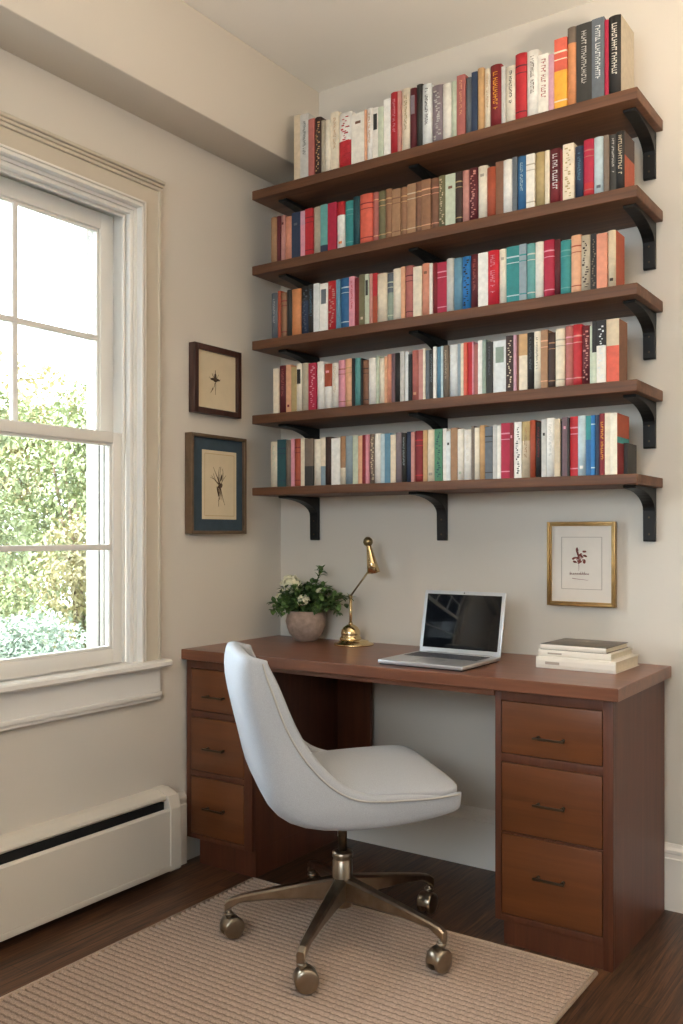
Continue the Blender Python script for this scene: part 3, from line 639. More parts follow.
(4, 0.3785, 0.0204, 0.1738, 'cream', 'blue grey', 0.4, '', '', None, 'cream and blue grey book on the lowest shelf, between pale cream and dark brown books'),
(4, 0.3988, 0.0264, 0.1735, 'dark brown', None, 0, '', '', None, 'dark brown book on the lowest shelf, between cream and white books'),
(4, 0.4252, 0.0378, 0.167, 'white', None, 0, '', '', None, 'thick white book on the lowest shelf, between dark brown and tan brown books'),
(4, 0.463, 0.0228, 0.1726, 'tan brown', 'cream', 0.35, '', '', None, 'tan brown and cream book on the lowest shelf, between white and blue grey books'),
(4, 0.4858, 0.0311, 0.1722, 'blue grey', None, 0, '', '', None, 'blue grey book on the lowest shelf, between tan brown and pale green books'),
(4, 0.5168, 0.024, 0.1718, 'pale green', None, 0, '', '', None, 'pale green book on the lowest shelf, between blue grey and peach books'),
(4, 0.5409, 0.0176, 0.1685, 'peach', None, 0, '', '', None, 'peach book on the lowest shelf, between pale green and dark red books'),
(4, 0.5585, 0.015, 0.1713, 'dark red', None, 0, '', '', None, 'dark red book on the lowest shelf, between peach and pink books'),
(4, 0.5735, 0.012, 0.1711, 'pink', None, 0, '', '', None, 'thin pink book on the lowest shelf, between dark red and grey brown books'),
(4, 0.5855, 0.0239, 0.1728, 'grey brown', None, 0, 'g', 'beige', None, 'grey brown book with beige patterning on the lowest shelf'),
(4, 0.6094, 0.0241, 0.1725, 'white', None, 0, '', '', None, 'white book on the lowest shelf, between grey brown and pale blue books'),
(4, 0.6335, 0.0174, 0.1704, 'pale blue', None, 0, '', '', None, 'pale blue book on the lowest shelf, between white and steel blue books'),
(4, 0.6509, 0.0229, 0.1707, 'steel blue', None, 0, '', '', None, 'steel blue book on the lowest shelf, between pale blue and cream books'),
(4, 0.6738, 0.0208, 0.165, 'cream', None, 0, '', '', None, 'cream book on the lowest shelf, between steel blue and mauve grey books'),
(4, 0.6946, 0.0214, 0.1712, 'mauve grey', None, 0, '', '', None, 'mauve grey book on the lowest shelf, between cream and charcoal books'),
(4, 0.716, 0.0181, 0.1685, 'charcoal', None, 0, 't', 'pale blue', None, 'charcoal book with small pale blue lettering on the lowest shelf'),
(4, 0.7341, 0.0211, 0.1717, 'navy', None, 0, '', '', None, 'navy book on the lowest shelf, between charcoal and dusty pink books'),
(4, 0.7552, 0.0132, 0.1689, 'dusty pink', None, 0, '', '', None, 'dusty pink book on the lowest shelf, between navy and dark red books'),
(4, 0.7684, 0.0316, 0.1722, 'dark red', None, 0, 'b', 'red', None, 'dark red book with red bands on the lowest shelf'),
(4, 0.8, 0.0157, 0.1725, 'tan', None, 0, '', '', None, 'tan book on the lowest shelf, between dark red and cream books'),
(4, 0.8156, 0.0288, 0.1728, 'cream', None, 0, 'm', 'greige', None, 'cream book with a small greige mark on the lowest shelf'),
(4, 0.8444, 0.0289, 0.1731, 'green', None, 0, 'g', 'dark teal', None, 'green book with dark teal patterning on the lowest shelf'),
(4, 0.8733, 0.0138, 0.1734, 'white', None, 0, '', '', None, 'white book on the lowest shelf, between green and cool white books'),
(4, 0.887, 0.0159, 0.1636, 'cool white', None, 0, 'm', 'charcoal', None, 'cool white book with a small charcoal mark on the lowest shelf'),
(4, 0.9029, 0.0257, 0.1739, 'tan brown', None, 0, '', '', None, 'tan brown book on the lowest shelf, between cool white and off white books'),
(4, 0.9286, 0.0218, 0.1682, 'off white', None, 0, 'm', 'pale green', None, 'off white book with a small pale green mark on the lowest shelf'),
(4, 0.9504, 0.0274, 0.1645, 'white', None, 0, 't', 'pale cream', None, 'white book with small pale cream lettering on the lowest shelf'),
(4, 0.9778, 0.0114, 0.1747, 'grey brown', None, 0, '', '', None, 'thin grey brown book on the lowest shelf, between white and pale cream books'),
(4, 0.9892, 0.0185, 0.1689, 'pale cream', None, 0, '', '', None, 'pale cream book on the lowest shelf, between grey brown and tan books'),
(4, 1.0077, 0.0201, 0.1751, 'tan', None, 0, '', '', None, 'tan book on the lowest shelf, between pale cream and slate grey books'),
(4, 1.0278, 0.0266, 0.1694, 'slate grey', None, 0, 'b', 'charcoal', None, 'slate grey book with charcoal bands on the lowest shelf'),
(4, 1.0544, 0.0163, 0.1727, 'light grey', None, 0, '', '', None, 'light grey book on the lowest shelf, between slate grey and off white books'),
(4, 1.0707, 0.0131, 0.1699, 'off white', None, 0, '', '', None, 'off white book on the lowest shelf, between light grey and crimson books'),
(4, 1.0839, 0.0305, 0.1762, 'crimson', None, 0, 'b', 'pink', None, 'crimson book with pink bands on the lowest shelf'),
(4, 1.1143, 0.0126, 0.1764, 'dark red', None, 0, 'm', 'pink', None, 'dark red book with a small pink mark on the lowest shelf'),
(4, 1.1269, 0.0256, 0.1767, 'white', None, 0, 'g', 'charcoal', None, 'white book with charcoal patterning on the lowest shelf'),
(4, 1.1525, 0.0287, 0.177, 'khaki', 'beige', 0.66, 't', 'tan brown', None, 'khaki and beige book with small tan brown lettering on the lowest shelf'),
(4, 1.1811, 0.0178, 0.1795, 'rust', None, 0, '', '', None, 'rust book on the lowest shelf, between khaki and black books'),
(4, 1.1989, 0.0197, 0.172, 'black', None, 0, 't', 'dark red', None, 'black book with small dark red lettering on the lowest shelf'),
(4, 1.2186, 0.0169, 0.1786, 'light grey', None, 0, 'm', 'charcoal', None, 'light grey book with a small charcoal mark on the lowest shelf'),
(4, 1.2355, 0.0271, 0.1813, 'white', None, 0, 't', 'light grey', None, 'white book with small light grey lettering on the lowest shelf'),
(4, 1.2626, 0.0182, 0.1769, 'beige', None, 0, '', '', None, 'beige book on the lowest shelf, between white and black books'),
(4, 1.2809, 0.0054, 0.1703, 'black', None, 0, '', '', None, 'thin black book on the lowest shelf, between beige and plum grey books'),
(4, 1.2863, 0.0168, 0.1806, 'plum grey', None, 0, 'm', 'pink', None, 'plum grey book with a small pink mark on the lowest shelf'),
(4, 1.3031, 0.0069, 0.178, 'charcoal', None, 0, '', '', None, 'thin charcoal book on the lowest shelf, between plum grey and red books'),
(4, 1.31, 0.0244, 0.1815, 'red', None, 0, 'b', 'pink', None, 'red book with pink bands on the lowest shelf'),
(4, 1.3344, 0.0254, 0.1822, 'pale blue', None, 0, 'm', 'white', None, 'pale blue book with a small white mark on the lowest shelf'),
(4, 1.3599, 0.0169, 0.1798, 'teal', 'blue', 0.6, '', '', None, 'teal and blue book on the lowest shelf, between pale blue and bright blue books'),
(4, 1.3768, 0.0122, 0.1803, 'bright blue', None, 0, 'b', 'pale blue', None, 'thin bright blue book with pale blue bands on the lowest shelf'),
(4, 1.389, 0.0122, 0.1806, 'navy', None, 0, '', '', None, 'thin navy book on the lowest shelf, between bright blue and dark red books'),
(4, 1.4011, 0.0166, 0.1841, 'dark red', None, 0, 'T', 'yellow', None, 'dark red book with bold yellow lettering on the lowest shelf'),
(4, 1.4178, 0.0177, 0.1846, 'cream', None, 0, '', '', None, 'cream book on the lowest shelf, between dark red and pale cream books'),
(4, 1.4355, 0.0208, 0.1822, 'pale cream', None, 0, '', '', [(0, 'dark red'), (0.52, 'teal'), (0.62, 'rust')], 'pale cream book on the lowest shelf, rightmost of its row, beside a cream book'),
]
SKY, SUN, LAMP, LX, LY, EXPO = 13.0, 12, 440.0, 2.5, -1.5, 0.2

# ================================================================ SHELVES AND BRACKETS
SHZ = [2.4627, 2.1787, 1.8959, 1.6161, 1.3426]
ROWN = ['top shelf', 'second shelf', 'middle shelf', 'fourth shelf', 'lowest shelf']
for r, z in enumerate(SHZ):
    t = .034 if r < 4 else .030
    bm = B(); add_box(bm, .073, 1.520, -.268, -.001, z-t, z, bev=.003)
    s = part('wall_shelf', bm, M['shelf'])
    tag(s, ['long walnut wall shelf highest of the five, just below the ceiling', 'long walnut wall shelf, second from the top of the five',
            'long walnut wall shelf in the middle of the five', 'long walnut wall shelf, fourth from the top of the five',
            'long walnut wall shelf, lowest of the five, above the desk and laptop'][r], 'shelf', 'walnut wall shelves')
def bracket_mesh(zt, leg):
    """side outline in (y, z): arm under the shelf, concave sweep, leg on the wall"""
    p = [(-.0015, zt), (-.215, zt), (-.218, zt-.004), (-.215, zt-.009)]
    for k in range(1, 10):
        a = k/9*PI/2
        p.append((-.205+.188*math.sin(a), zt-.010-.062*(1-math.cos(a))))
    p += [(-.0155, zt-leg+.004), (-.0125, zt-leg), (-.0015, zt-leg)]
    return p
for r, z in enumerate(SHZ):
    t = .034 if r < 4 else .030
    for cx, wh in ((.178, 'left end'), (.745, 'middle'), (1.481, 'right end')):
        leg = .145 if r < 4 else .168
        b = thing('shelf_bracket', 'black iron curved bracket under the %s of the %s' % (wh, ROWN[r]), 'bracket', (cx, 0, z-t-leg), group='iron shelf brackets')
        bm = B(); add_prism(bm, bracket_mesh(z-t-.0005, leg), 'x', cx-.019, cx+.019, bev=.0015); part('bracket_arm', bm, M['iron'], b)
        for dz in (.022, .075 if r == 4 else .07):
            bm = B(); zz = z-t-leg+dz; add_rod(bm, (cx, -.010, zz), (cx, -.0178, zz), .0042, .003, 12); part('screw', bm, M['bronze_dark'], b)

# ================================================================ BOOKS
BM = {}
def bmat(k):
    if k not in BM: BM[k] = plain('cloth_' + k.replace(' ', '_'), PALETTE[k], .62, mott=.10, scale=60)
    return BM[k]
def book(r, x, w, h, col, low, fr, mk, mc, side, label, idx):
    z0 = SHZ[r]; x += .0003; w -= .0006
    rnd = random.Random(idx*31+5)
    yf = -.25 + rnd.uniform(-.003, .004); d = rnd.uniform(.140, .165) if not side else (.13, .10, .085, .08, .115)[r]
    yb = yf + d; ct = min(.0022, w*.16)
    hard = w > .017 and rnd.random() < .62
    rise = min(.006, w*.2) if hard else .0012
    n = 7; outer = [(x, yb)]; inner = [(x+ct, yb)]
    for k in range(n+1):
        u = k/n; c = 1-(2*u-1)**2
        outer.append((x+w*u, yf+rise-rise*c)); inner.append((x+ct+(w-2*ct)*u, yf+rise+ct+.001-rise*c*.7))
    outer.append((x+w, yb)); inner.append((x+w-ct, yb))
    lv = [0, 1]; cols = [col]
    if low: lv.append(fr)
    if side: lv += [f for f, c in side if f > 0]
    if mk == 'b': lv += [.12, .14, .80, .825, .70, .715] if w > .022 else [.12, .14, .84, .86]
    lv = sorted(set(lv)); mats = []
    def mi(k):
        if k not in mats: mats.append(k)
        return mats.index(k)
    mi(col)
    t = bmesh.new(); R = []
    for f in lv: R.append(([t.verts.new((px, py, z0+h*f)) for px, py in outer], [t.verts.new((px, py, z0+h*f)) for px, py in inner]))
    N = len(outer)
    for j in range(len(lv)-1):
        m = (lv[j]+lv[j+1])/2; c = low if low and m < fr else col
        if mk == 'b' and lv[j+1]-lv[j] < .03: c = mc
        a, b2 = R[j], R[j+1]
        for i in range(N-1):
            f = t.faces.new((a[0][i], a[0][i+1], b2[0][i+1], b2[0][i])); f.smooth = hard and 0 < i < N-2
            cc = c
            if side and i == N-2: cc = [s_ for f_, s_ in side if f_ <= m][-1]
            f.material_index = mi(cc)
            f = t.faces.new((a[1][i+1], a[1][i], b2[1][i], b2[1][i+1])); f.material_index = mi(c)
        for e in (0, N-1): t.faces.new((a[0][e], b2[0][e], b2[1][e], a[1][e])).material_index = mi(c)
    for q in (R[0], R[-1]):
        for i in range(N-1): t.faces.new((q[0][i], q[0][i+1], q[1][i+1], q[1][i])).material_index = 0
    o = part('book', t, [bmat(k) for k in mats])
    tag(o, label, 'book', 'books on the ' + ROWN[r])
    p = B(); add_box(p, x+ct+.0002, x+w-ct-.0002, yf+rise+ct+.0015, yb-.003, z0+.0025, z0+h-.004); part('pages', p, M['pages'], o)
    if mk in ('t', 'T', 'g', 'p', 'm'):
        p = B(); cx = x+w/2; ys = yf-.0005; zt = z0+h; y1 = yf+rise*.35+.0004
        if mk in ('t', 'T'):
            hw = min(.0075, w*(.15 if mk == 't' else .22)); z = zt-h*rnd.uniform(.07, .12); zend = z0+h*(.36 if mk == 't' else .26)
            while z > zend:
                L = rnd.uniform(.003, .005) if mk == 't' else rnd.uniform(.0045, .0075)
                k = rnd.random()
                if k < .13: z -= L; continue
                # letter-like strokes lying across the spine
                add_box(p, cx-hw, cx+hw, ys, y1, z-L*.22, z)
                if k < .45: add_box(p, cx-hw, cx-hw*.55, ys, y1, z-L*.85, z)
                elif k < .75: add_box(p, cx+hw*.5, cx+hw, ys, y1, z-L*.85, z)
                else: add_box(p, cx-hw*.2, cx+hw*.25, ys, y1, z-L*.85, z)
                z -= L*1.12
        elif mk == 'g':
            for k in range(int(h/.008)):
                z = z0+h*.08+k*.0072
                if z > zt-h*.08: break
                u = rnd.uniform(-.3, .3)*w; L = rnd.uniform(.06, .16)*w
                add_box(p, cx+u*.8-L, cx+u*.8+L, ys, y1, z, z+rnd.uniform(.002, .0055))
        elif mk == 'p':
            add_box(p, cx-w*.30, cx+w*.30, ys, y1, zt-h*.42, zt-h*.12); 
        else:
            z = z0+h*rnd.choice([.12, .72, .8]); add_box(p, cx-w*.2, cx+w*.2, ys, y1, z, z+h*.05)
        part('spine_print', p, bmat(mc), o)
for i, b in enumerate(BOOKS): book(*b, i)
# a low dark book stands past the end of the lowest row
p = B(); add_box(p, 1.4555, 1.468, -.19, -.10, SHZ[4], SHZ[4]+.098, bev=.0012)
o = tag(part('book', p, bmat('charcoal')), 'short dark book at the right end of the lowest shelf, past the patterned one', 'book', 'books on the lowest shelf')
p = B(); add_box(p, 1.4575, 1.466, -.0998, -.0988, SHZ[4]+.003, SHZ[4]+.095); part('pages', p, M['pages'], o)

# ================================================================ PICTURES
def strokes(bm, P, lines, axis, depth, r):
    """pen strokes lying on a sheet; lines are lists of (u, v) in sheet units"""
    for ln in lines:
        pts = [P(u, v) for u, v in ln]; add_tube(bm, pts, [r*(1-.6*i/len(pts)) for i in range(len(pts))], 5)
def curve_pts(u0, v0, u1, v1, bend, n=7):
    du, dv = u1-u0, v1-v0
    return [(u0+du*t-dv*bend*4*t*(1-t), v0+dv*t+du*bend*4*t*(1-t)) for t in [k/(n-1) for k in range(n)]]
def left_picture(y0, y1, z0, z1, fw, depth, fmat, name_label, mat_ring, sheet, lines, r, blobs):
    t = thing('framed_picture', name_label, 'picture', (0, (y0+y1)/2, z0), group=None)
    x0 = .0015
    bm = B(); ring(bm, x0, x0+depth, (y0, y1, z0, z1), (y0+fw, y1-fw, z0+fw, z1-fw), bev=.0015); part('picture_frame', bm, fmat, t)
    bm = B(); add_box(bm, x0+.002, x0+depth-.013, y0+fw-.001, y1-fw+.001, z0+fw-.001, z1-fw+.001); part('mat_board', bm, mat_ring, t)
    xs = x0+depth-.013
    if sheet:
        bm = B(); add_box(bm, xs, xs+.002, sheet[0], sheet[1], sheet[2], sheet[3]); part('print', bm, M['paper'], t); xs += .002
        bm = B(); i = .012; rr = (sheet[0]+i, sheet[1]-i, sheet[2]+i, sheet[3]-i); ring(bm, xs-.0004, xs+.0004, rr, (rr[0]+.0018, rr[1]-.0018, rr[2]+.0018, rr[3]-.0018)); part('ruled_border', bm, plain('tan_rule', '#b59a6f', .9), t)
    bm = B(); P = lambda u, v: (xs+.0003, u, v); strokes(bm, P, lines, 'x', 0, r)
    for (u, v, a, b_, an) in blobs:
        add_lathe(bm, [(.0001, 0), (1, .25), (.0001, .5)], 12, Matrix.Translation((xs, u, v)) @ Matrix.Rotation(an, 4, 'X') @ Matrix.Diagonal((.0016, a, b_, 1)) @ Matrix.Rotation(PI/2, 4, 'Y'), cap=False)
    part('drawing', bm, M['ink'], t)
    return t
cy, cz_ = -.412, 1.735
L = [curve_pts(cy, cz_+.035, cy, cz_-.055, .02), curve_pts(cy, cz_, cy-.032, cz_+.008, .2), curve_pts(cy, cz_, cy+.028, cz_+.006, -.2), curve_pts(cy, cz_+.004, cy-.018, cz_+.022, .1), curve_pts(cy, cz_+.004, cy+.018, cz_+.022, -.1),
     curve_pts(cy-.002, cz_-.01, cy-.022, cz_-.045, .1), curve_pts(cy-.015, cz_-.03, cy-.026, cz_-.05, .1)]
left_picture(-.534, -.279, 1.605, 1.855, .021, .030, M['brownframe'], 'small dark wood framed botanical print on cream paper, upper one beside the window', M['paper'], None, L, .0012,
             [(cy, cz_, .013, .008, 0), (cy, cz_+.012, .006, .012, 0), (cy-.015, cz_+.002, .012, .004, .2), (cy+.014, cz_+.002, .012, .004, -.2)])
cy, cz_ = -.392, 1.345
rl = random.Random(3); L = []
for k in range(16):
    a = rl.uniform(-1.2, 1.2) if k < 10 else PI+rl.uniform(-.7, .5); ln = rl.uniform(.035, .085) if k < 10 else rl.uniform(.04, .08)
    L.append(curve_pts(cy, cz_, cy+math.sin(a)*ln*.75, cz_+math.cos(a)*ln, rl.uniform(-.15, .15)))
left_picture(-.554, -.254, 1.168, 1.530, .012, .034, M['bronzeframe'], 'framed flower sketch with a wide blue mat and bronze frame, lower one beside the window', M['bluemat'], (-.488, -.302, 1.222, 1.474), L, .0012,
             [(cy, cz_, .014, .009, .5), (cy-.012, cz_-.02, .005, .02, .3), (cy+.006, cz_+.03, .004, .014, -.3)])
t = thing('framed_picture', 'gilt framed russet plant print with a caption on the back wall above the book stack', 'picture', (1.26, 0, .931))
bm = B(); y1 = -.0015; fd = .024
def ringy(bm, y0, y1, o, i, bev=0):
    add_box(bm, o[0], i[0], y0, y1, o[2], o[3], 0, bev); add_box(bm, i[1], o[1], y0, y1, o[2], o[3], 0, bev)
    add_box(bm, i[0], i[1], y0, y1, i[3], o[3], 0, bev); add_box(bm, i[0], i[1], y0, y1, o[2], i[2], 0, bev)
o4 = (1.146, 1.376, .931, 1.208)
ringy(bm, -fd, y1, o4, (1.155, 1.367, .940, 1.199), .002); ringy(bm, -fd+.005, y1, (1.155, 1.367, .940, 1.199), (1.160, 1.362, .945, 1.194), .001)
part('picture_frame', bm, M['gold'], t)
bm = B(); add_box(bm, 1.159, 1.363, -.012, -.003, .944, 1.195); part('mat_board', bm, M['paper2'], t)
bm = B(); ringy(bm, -.0128, -.0119, (1.193, 1.330, .986, 1.158), (1.1945, 1.3285, .9875, 1.1565)); part('plate_line', bm, M['line'], t)
bm = B(); cx, cz_ = 1.252, 1.092; P = lambda u, v: (u, -.0124, v); rl = random.Random(9); L = [curve_pts(cx, cz_-.022, cx, cz_-.045, .05)]
for k in range(14):
    a = rl.uniform(-1.25, 1.25); ln = rl.uniform(.025, .05); L.append(curve_pts(cx, cz_-.022, cx+math.sin(a)*ln*.8, cz_-.022+math.cos(a)*ln, rl.uniform(-.2, .2)))
strokes(bm, P, L, 'y', 0, .0008)
for k in range(16):
    u, v = cx+rl.uniform(-.022, .022), cz_+rl.uniform(-.016, .004)
    if k > 10: u, v = cx+rl.uniform(-.02, .02), cz_+rl.uniform(.005, .028)
    add_lathe(bm, [(.0001, 0), (1, .25), (.0001, .5)], 10, Matrix.Translation((u, -.0122, v)) @ Matrix.Rotation(rl.uniform(0, 3), 4, 'Y') @ Matrix.Diagonal((.007, .0012, .0035, 1)) @ Matrix.Rotation(PI/2, 4, 'X'), cap=False)
part('drawing', bm, M['ink2'], t)
bm = B(); L = []
u = 1.222
while u < 1.284:                       # a small handwritten caption
    w_ = rl.uniform(.004, .007); hgt = rl.choice([.006, .006, .010])
    L.append([(u, 1.034), (u+w_*.3, 1.034+hgt), (u+w_*.6, 1.034), (u+w_, 1.037)]); u += w_*1.15
L.append([(1.230+.006*k, 1.022-.0006*k+rl.uniform(-.0007, .0007)) for k in range(10)])
strokes(bm, P, L, 'y', 0, .0009); part('caption', bm, M['ink2'], t)

# ================================================================ LAPTOP
lp = thing('laptop', 'open silver laptop with a dark blank screen on the desk', 'laptop', (.932, -.376, TOPZ), 0)
lw, ld = .148, .132
base = (.0045)
bm = B(); add_box(bm, -lw, lw, -ld, ld, .0045, .0165, bev=.003, seg=3); b = part('laptop_base', bm, M['alu'], lp, world=False)
bm = B(); add_box(bm, -lw+.004, lw-.004, -ld+.004, ld-.004, .0, .0050, bev=.001); part('underside', bm, M['alu_dark'], lp, world=False)
bm = B()
for rr in range(5):
    nx = 14
    for k in range(nx):
        kw = (2*lw-.036)/nx; x0 = -lw+.018+k*kw
        if rr == 4 and 4 <= k <= 8:
            if k == 4: add_box(bm, x0, x0+kw*5-.002, .0, .016, .0165, .0178, bev=.0004)
            continue
        add_box(bm, x0, x0+kw-.0022, .082-rr*.0205, .098-rr*.0205, .0165, .0178, bev=.0004)
part('keyboard', bm, M['key'], b, world=False)
bm = B(); add_box(bm, -.045, .045, -.115, -.030, .0164, .0167); part('trackpad', bm, plain('trackpad_metal', '#b9bbbe', .35, .6), b, world=False)
lid = bpy.data.objects.new('laptop_lid', bpy.data.meshes.new('laptop_lid')); COL.objects.link(lid); lid.parent = lp
bm = B(); add_box(bm, -lw, lw, -.0035, .0035, 0, .208, bev=.003, seg=3); bm.to_mesh(lid.data); bm.free(); lid.data.materials.append(M['alu'])
lid.location = (0, ld+.002, .014); lid.rotation_euler = (-math.radians(12), 0, 0)
bm = B(); add_box(bm, -lw+.012, lw-.012, -.0042, -.0030, .016, .196, bev=.0003); part('display', bm, M['screen'], lid, world=False)
bm = B(); add_rod(bm, (0, -.0030, .2015), (0, -.0042, .2015), .0022, n=12); part('webcam', bm, M['lens'], lid, world=False)
bm = B(); add_rod(bm, (-lw+.03, ld-.001, .0135), (lw-.03, ld-.001, .0135), .0035); part('hinge', bm, M['alu_dark'], lp, world=False)

# ================================================================ BOOK STACK ON THE DESK
def flat_book(x0, x1, y0, y1, z0, z1, rz, cover, spine, label, extra=None):
    c = ((x0+x1)/2, (y0+y1)/2, z0); hw, hd, h = (x1-x0)/2, (y1-y0)/2, z1-z0; ct = .0022
    t = thing('book', label, 'book', c, rz, 'books stacked on the desk')
    bm = B()
    add_box(bm, -hw, hw, -hd, hd, 0, ct, bev=.0006); add_box(bm, -hw, hw, -hd, hd, h-ct, h, bev=.0006)
    add_prism(bm, [(-hd, ct*.5), (-hd-.002, h*.3), (-hd-.002, h*.7), (-hd, h-ct*.5), (-hd+.002, h-ct*.5), (-hd+.002, ct*.5)], 'x', -hw, hw, mi=1)
    part('cover', bm, [cover, spine], t, world=False)
    bm = B(); n = 6
    for k in range(n):
        a = ct+(h-2*ct)*k/n; add_box(bm, -hw+.004, hw-.004-.0006*(k % 2), -hd+.003, hd-.004, a, a+(h-2*ct)/n-.0001)
    part('pages', bm, M['pages'], t, world=False)
    if extra: extra(t, hw, hd, h)
    return t
cw = plain('white_dust_jacket', '#ded5c8', .5, mott=.04); cw2 = plain('off_white_spine', '#ddd3c4', .55, mott=.04); cd = plain('olive_brown_photo_cover', '#5a4f42', .38, mott=.35, scale=22)
def ex1(t, hw, hd, h):
    bm = B(); add_box(bm, -hw+.03, -hw+.075, -hd-.0026, -hd-.0018, h*.35, h*.6); part('spine_print', bm, M['line'], t, world=False)
flat_book(1.219, 1.466, -.287, -.068, TOPZ, TOPZ+.034, -.015, cw, cw2, 'thick white book lying at the bottom of the stack on the desk', ex1)
flat_book(1.221, 1.448, -.272, -.073, TOPZ+.0343, TOPZ+.0543, -.02, cw, cw2, 'thin off white book in the middle of the stack on the desk', ex1)
def ex3(t, hw, hd, h):
    bm = B(); add_box(bm, -hw+.03, 0, hd*.1, hd*.7, h, h+.0004); part('cover_picture', bm, plain('pale_cover_picture', '#7d7164', .4, mott=.3, scale=40), t, world=False)
flat_book(1.228, 1.435, -.273, -.083, TOPZ+.0546, TOPZ+.0716, -.03, cd, cw2, 'book with an olive brown photo cover lying on top of the desk stack', ex3)

# ================================================================ LAMP
lm = thing('desk_lamp', 'polished brass pharmacy desk lamp with a slim tilted shade beside the plant', 'lamp', (.44, -.125, TOPZ))
bm = B(); add_lathe(bm, [(.073, 0), (.074, .003), (.072, .007), (.060, .010), (.056, .012), (.054, .016), (.040, .020), (.012, .022)], 48); part('lamp_base', bm, M['brass'], lm, world=False)
bm = B(); mt = Matrix.Translation((-.014, 0, .018))
add_lathe(bm, [(.040, 0), (.041, .006), (.036, .012), (.034, .016), (.036, .022), (.034, .034), (.027, .046), (.016, .054), (.007, .058)], 40, mt); part('dome', bm, M['brass'], lm, world=False)
bm = B(); add_rod(bm, (-.014, 0, .07), (-.014, 0, .172), .0055); add_lathe(bm, [(.0075, 0), (.0085, .004), (.0075, .008)], 20, Matrix.Translation((-.014, 0, .074))); part('lamp_stem', bm, M['brass'], lm, world=False)
bm = B(); add_lathe(bm, [(.001, -.009), (.006, -.007), (.009, 0), (.006, .007), (.001, .009)], 20, Matrix.Translation((-.014, 0, .176))); part('elbow_joint', bm, M['brass_old'], lm, world=False)
bm = B(); add_rod(bm, (-.014, -.002, .178), (.070, -.004, .276), .0036); part('lamp_arm', bm, M['brass_old'], lm, world=False)
top, bot = Vector((.070, -.006, .362)), Vector((.093, -.010, .268)); ax = (bot-top)
bm = B(); L_ = ax.length
add_lathe(bm, [(.009, -.006), (.0095, .0), (.013, L_*.25), (.018, L_*.6), (.0235, L_), (.0225, L_), (.017, L_*.6), (.012, L_*.25), (.0085, .004)], 36, frame_at(top, ax)); sh = part('lamp_shade', bm, M['brass'], lm, world=False)
bm = B(); c = top-ax.normalized()*.018
add_lathe(bm, [(.001, -.0185), (.009, -.016), (.015, -.010), (.0185, 0), (.0165, .008), (.011, .014), (.0085, .017)], 28, frame_at(c, ax)); part('shade_knob', bm, M['brass_old'], sh, world=False)
bm = B(); add_rod(bm, (.066, -.004, .270), (.078, -.006, .292), .005); part('shade_joint', bm, M['brass_old'], lm, world=False)

# ================================================================ POTTED PLANT
pl = thing('potted_plant', 'leafy green plant with cream blossoms in a rough rounded stone pot on the desk corner', 'plant', (.212, -.112, TOPZ))
bm = B(); add_lathe(bm, [(.040, 0), (.044, .004), (.052, .010), (.068, .028), (.079, .052), (.083, .075), (.080, .096), (.074, .108), (.0745, .114), (.069, .115), (.066, .108), (.066, .095)], 56)
for v in bm.verts:
    a = math.atan2(v.co.y, v.co.x); k = 1+.016*math.sin(a*9+v.co.z*160)+.012*math.sin(a*5-v.co.z*230)
    v.co.x *= k*.93; v.co.y *= k*.93
part('pot', bm, M['pot'], pl, world=False)
bm = B(); add_lathe(bm, [(.060, .085), (.056, .100), (.030, .104), (.001, .105)], 32); part('soil', bm, M['soil'], pl, world=False)
rp = random.Random(12)
st = B(); lf = B()
def leaf(bm, p, d, L, W, up=Vector((0, 0, 1)), curl=.25, simple=False):
    d = d.normalized(); s = d.cross(up)
    if s.length < .05: s = d.cross(Vector((1, 0, 0)))
    s.normalize(); n_ = s.cross(d)
    rows = [(0, .08), (.22, .75), (.5, 1), (.78, .65), (1, .04)]; R = []
    if simple: rows = rows[0::2]
    for u, w_ in rows:
        c = p+d*L*u-n_*curl*L*u*u
        R.append([bm.verts.new(c-s*W*w_+n_*W*.25*w_), bm.verts.new(c), bm.verts.new(c+s*W*w_+n_*W*.25*w_)])
    for a, b_ in zip(R, R[1:]):
        for k in (0, 1): f = bm.faces.new((a[k], a[k+1], b_[k+1], b_[k])); f.smooth = True
def rdir(r): 
    v = Vector((r.gauss(0, 1), r.gauss(0, 1), r.gauss(0, 1))); return v.normalized()
tips = []
specs = []
for k in range(62):
    a = rp.uniform(0, 2*PI); e = rp.uniform(.25, 1.45)
    specs.append((a, e, rp.uniform(.075, .135)))
specs += [(.1, 1.25, .20), (.4, 1.3, .185), (.0, .35, .16), (.05, .45, .185), (-.1, .5, .17), (.1, .62, .15), (-.2, .2, .15), (3.0, .45, .11), (2.9, .8, .13), (3.3, .3, .105)]
for a, e, L in specs:
    r0 = .03*math.cos(e); p0 = Vector((r0*math.cos(a), r0*math.sin(a), .10))
    d = Vector((math.cos(a)*math.cos(e), math.sin(a)*math.cos(e), math.sin(e)))
    pts = []
    for i in range(6):
        u = i/5; q = p0+d*L*u+Vector((0, 0, .018*math.sin(u*PI)-.012*u*u))
        q.y = min(q.y, .092); q.x = max(q.x, -.185); pts.append(q)
    add_tube(st, pts, [.0019-.0002*i for i in range(6)], 6)
    for i in range(1, 6):
        for s in range(4 if i < 5 else 6):
            dd = (d*.5+rdir(rp)*.9+Vector((0, 0, .1))).normalized(); q = pts[i]
            LL = rp.uniform(.017, .031)
            if q.y+dd.y*LL > .105: dd.y = -abs(dd.y)
            leaf(lf, q, dd, LL, LL*.36)
part('stems', st, M['stem'], pl, world=False, recalc=False); part('leaves', lf, M['leaf'], pl, world=False, recalc=False)
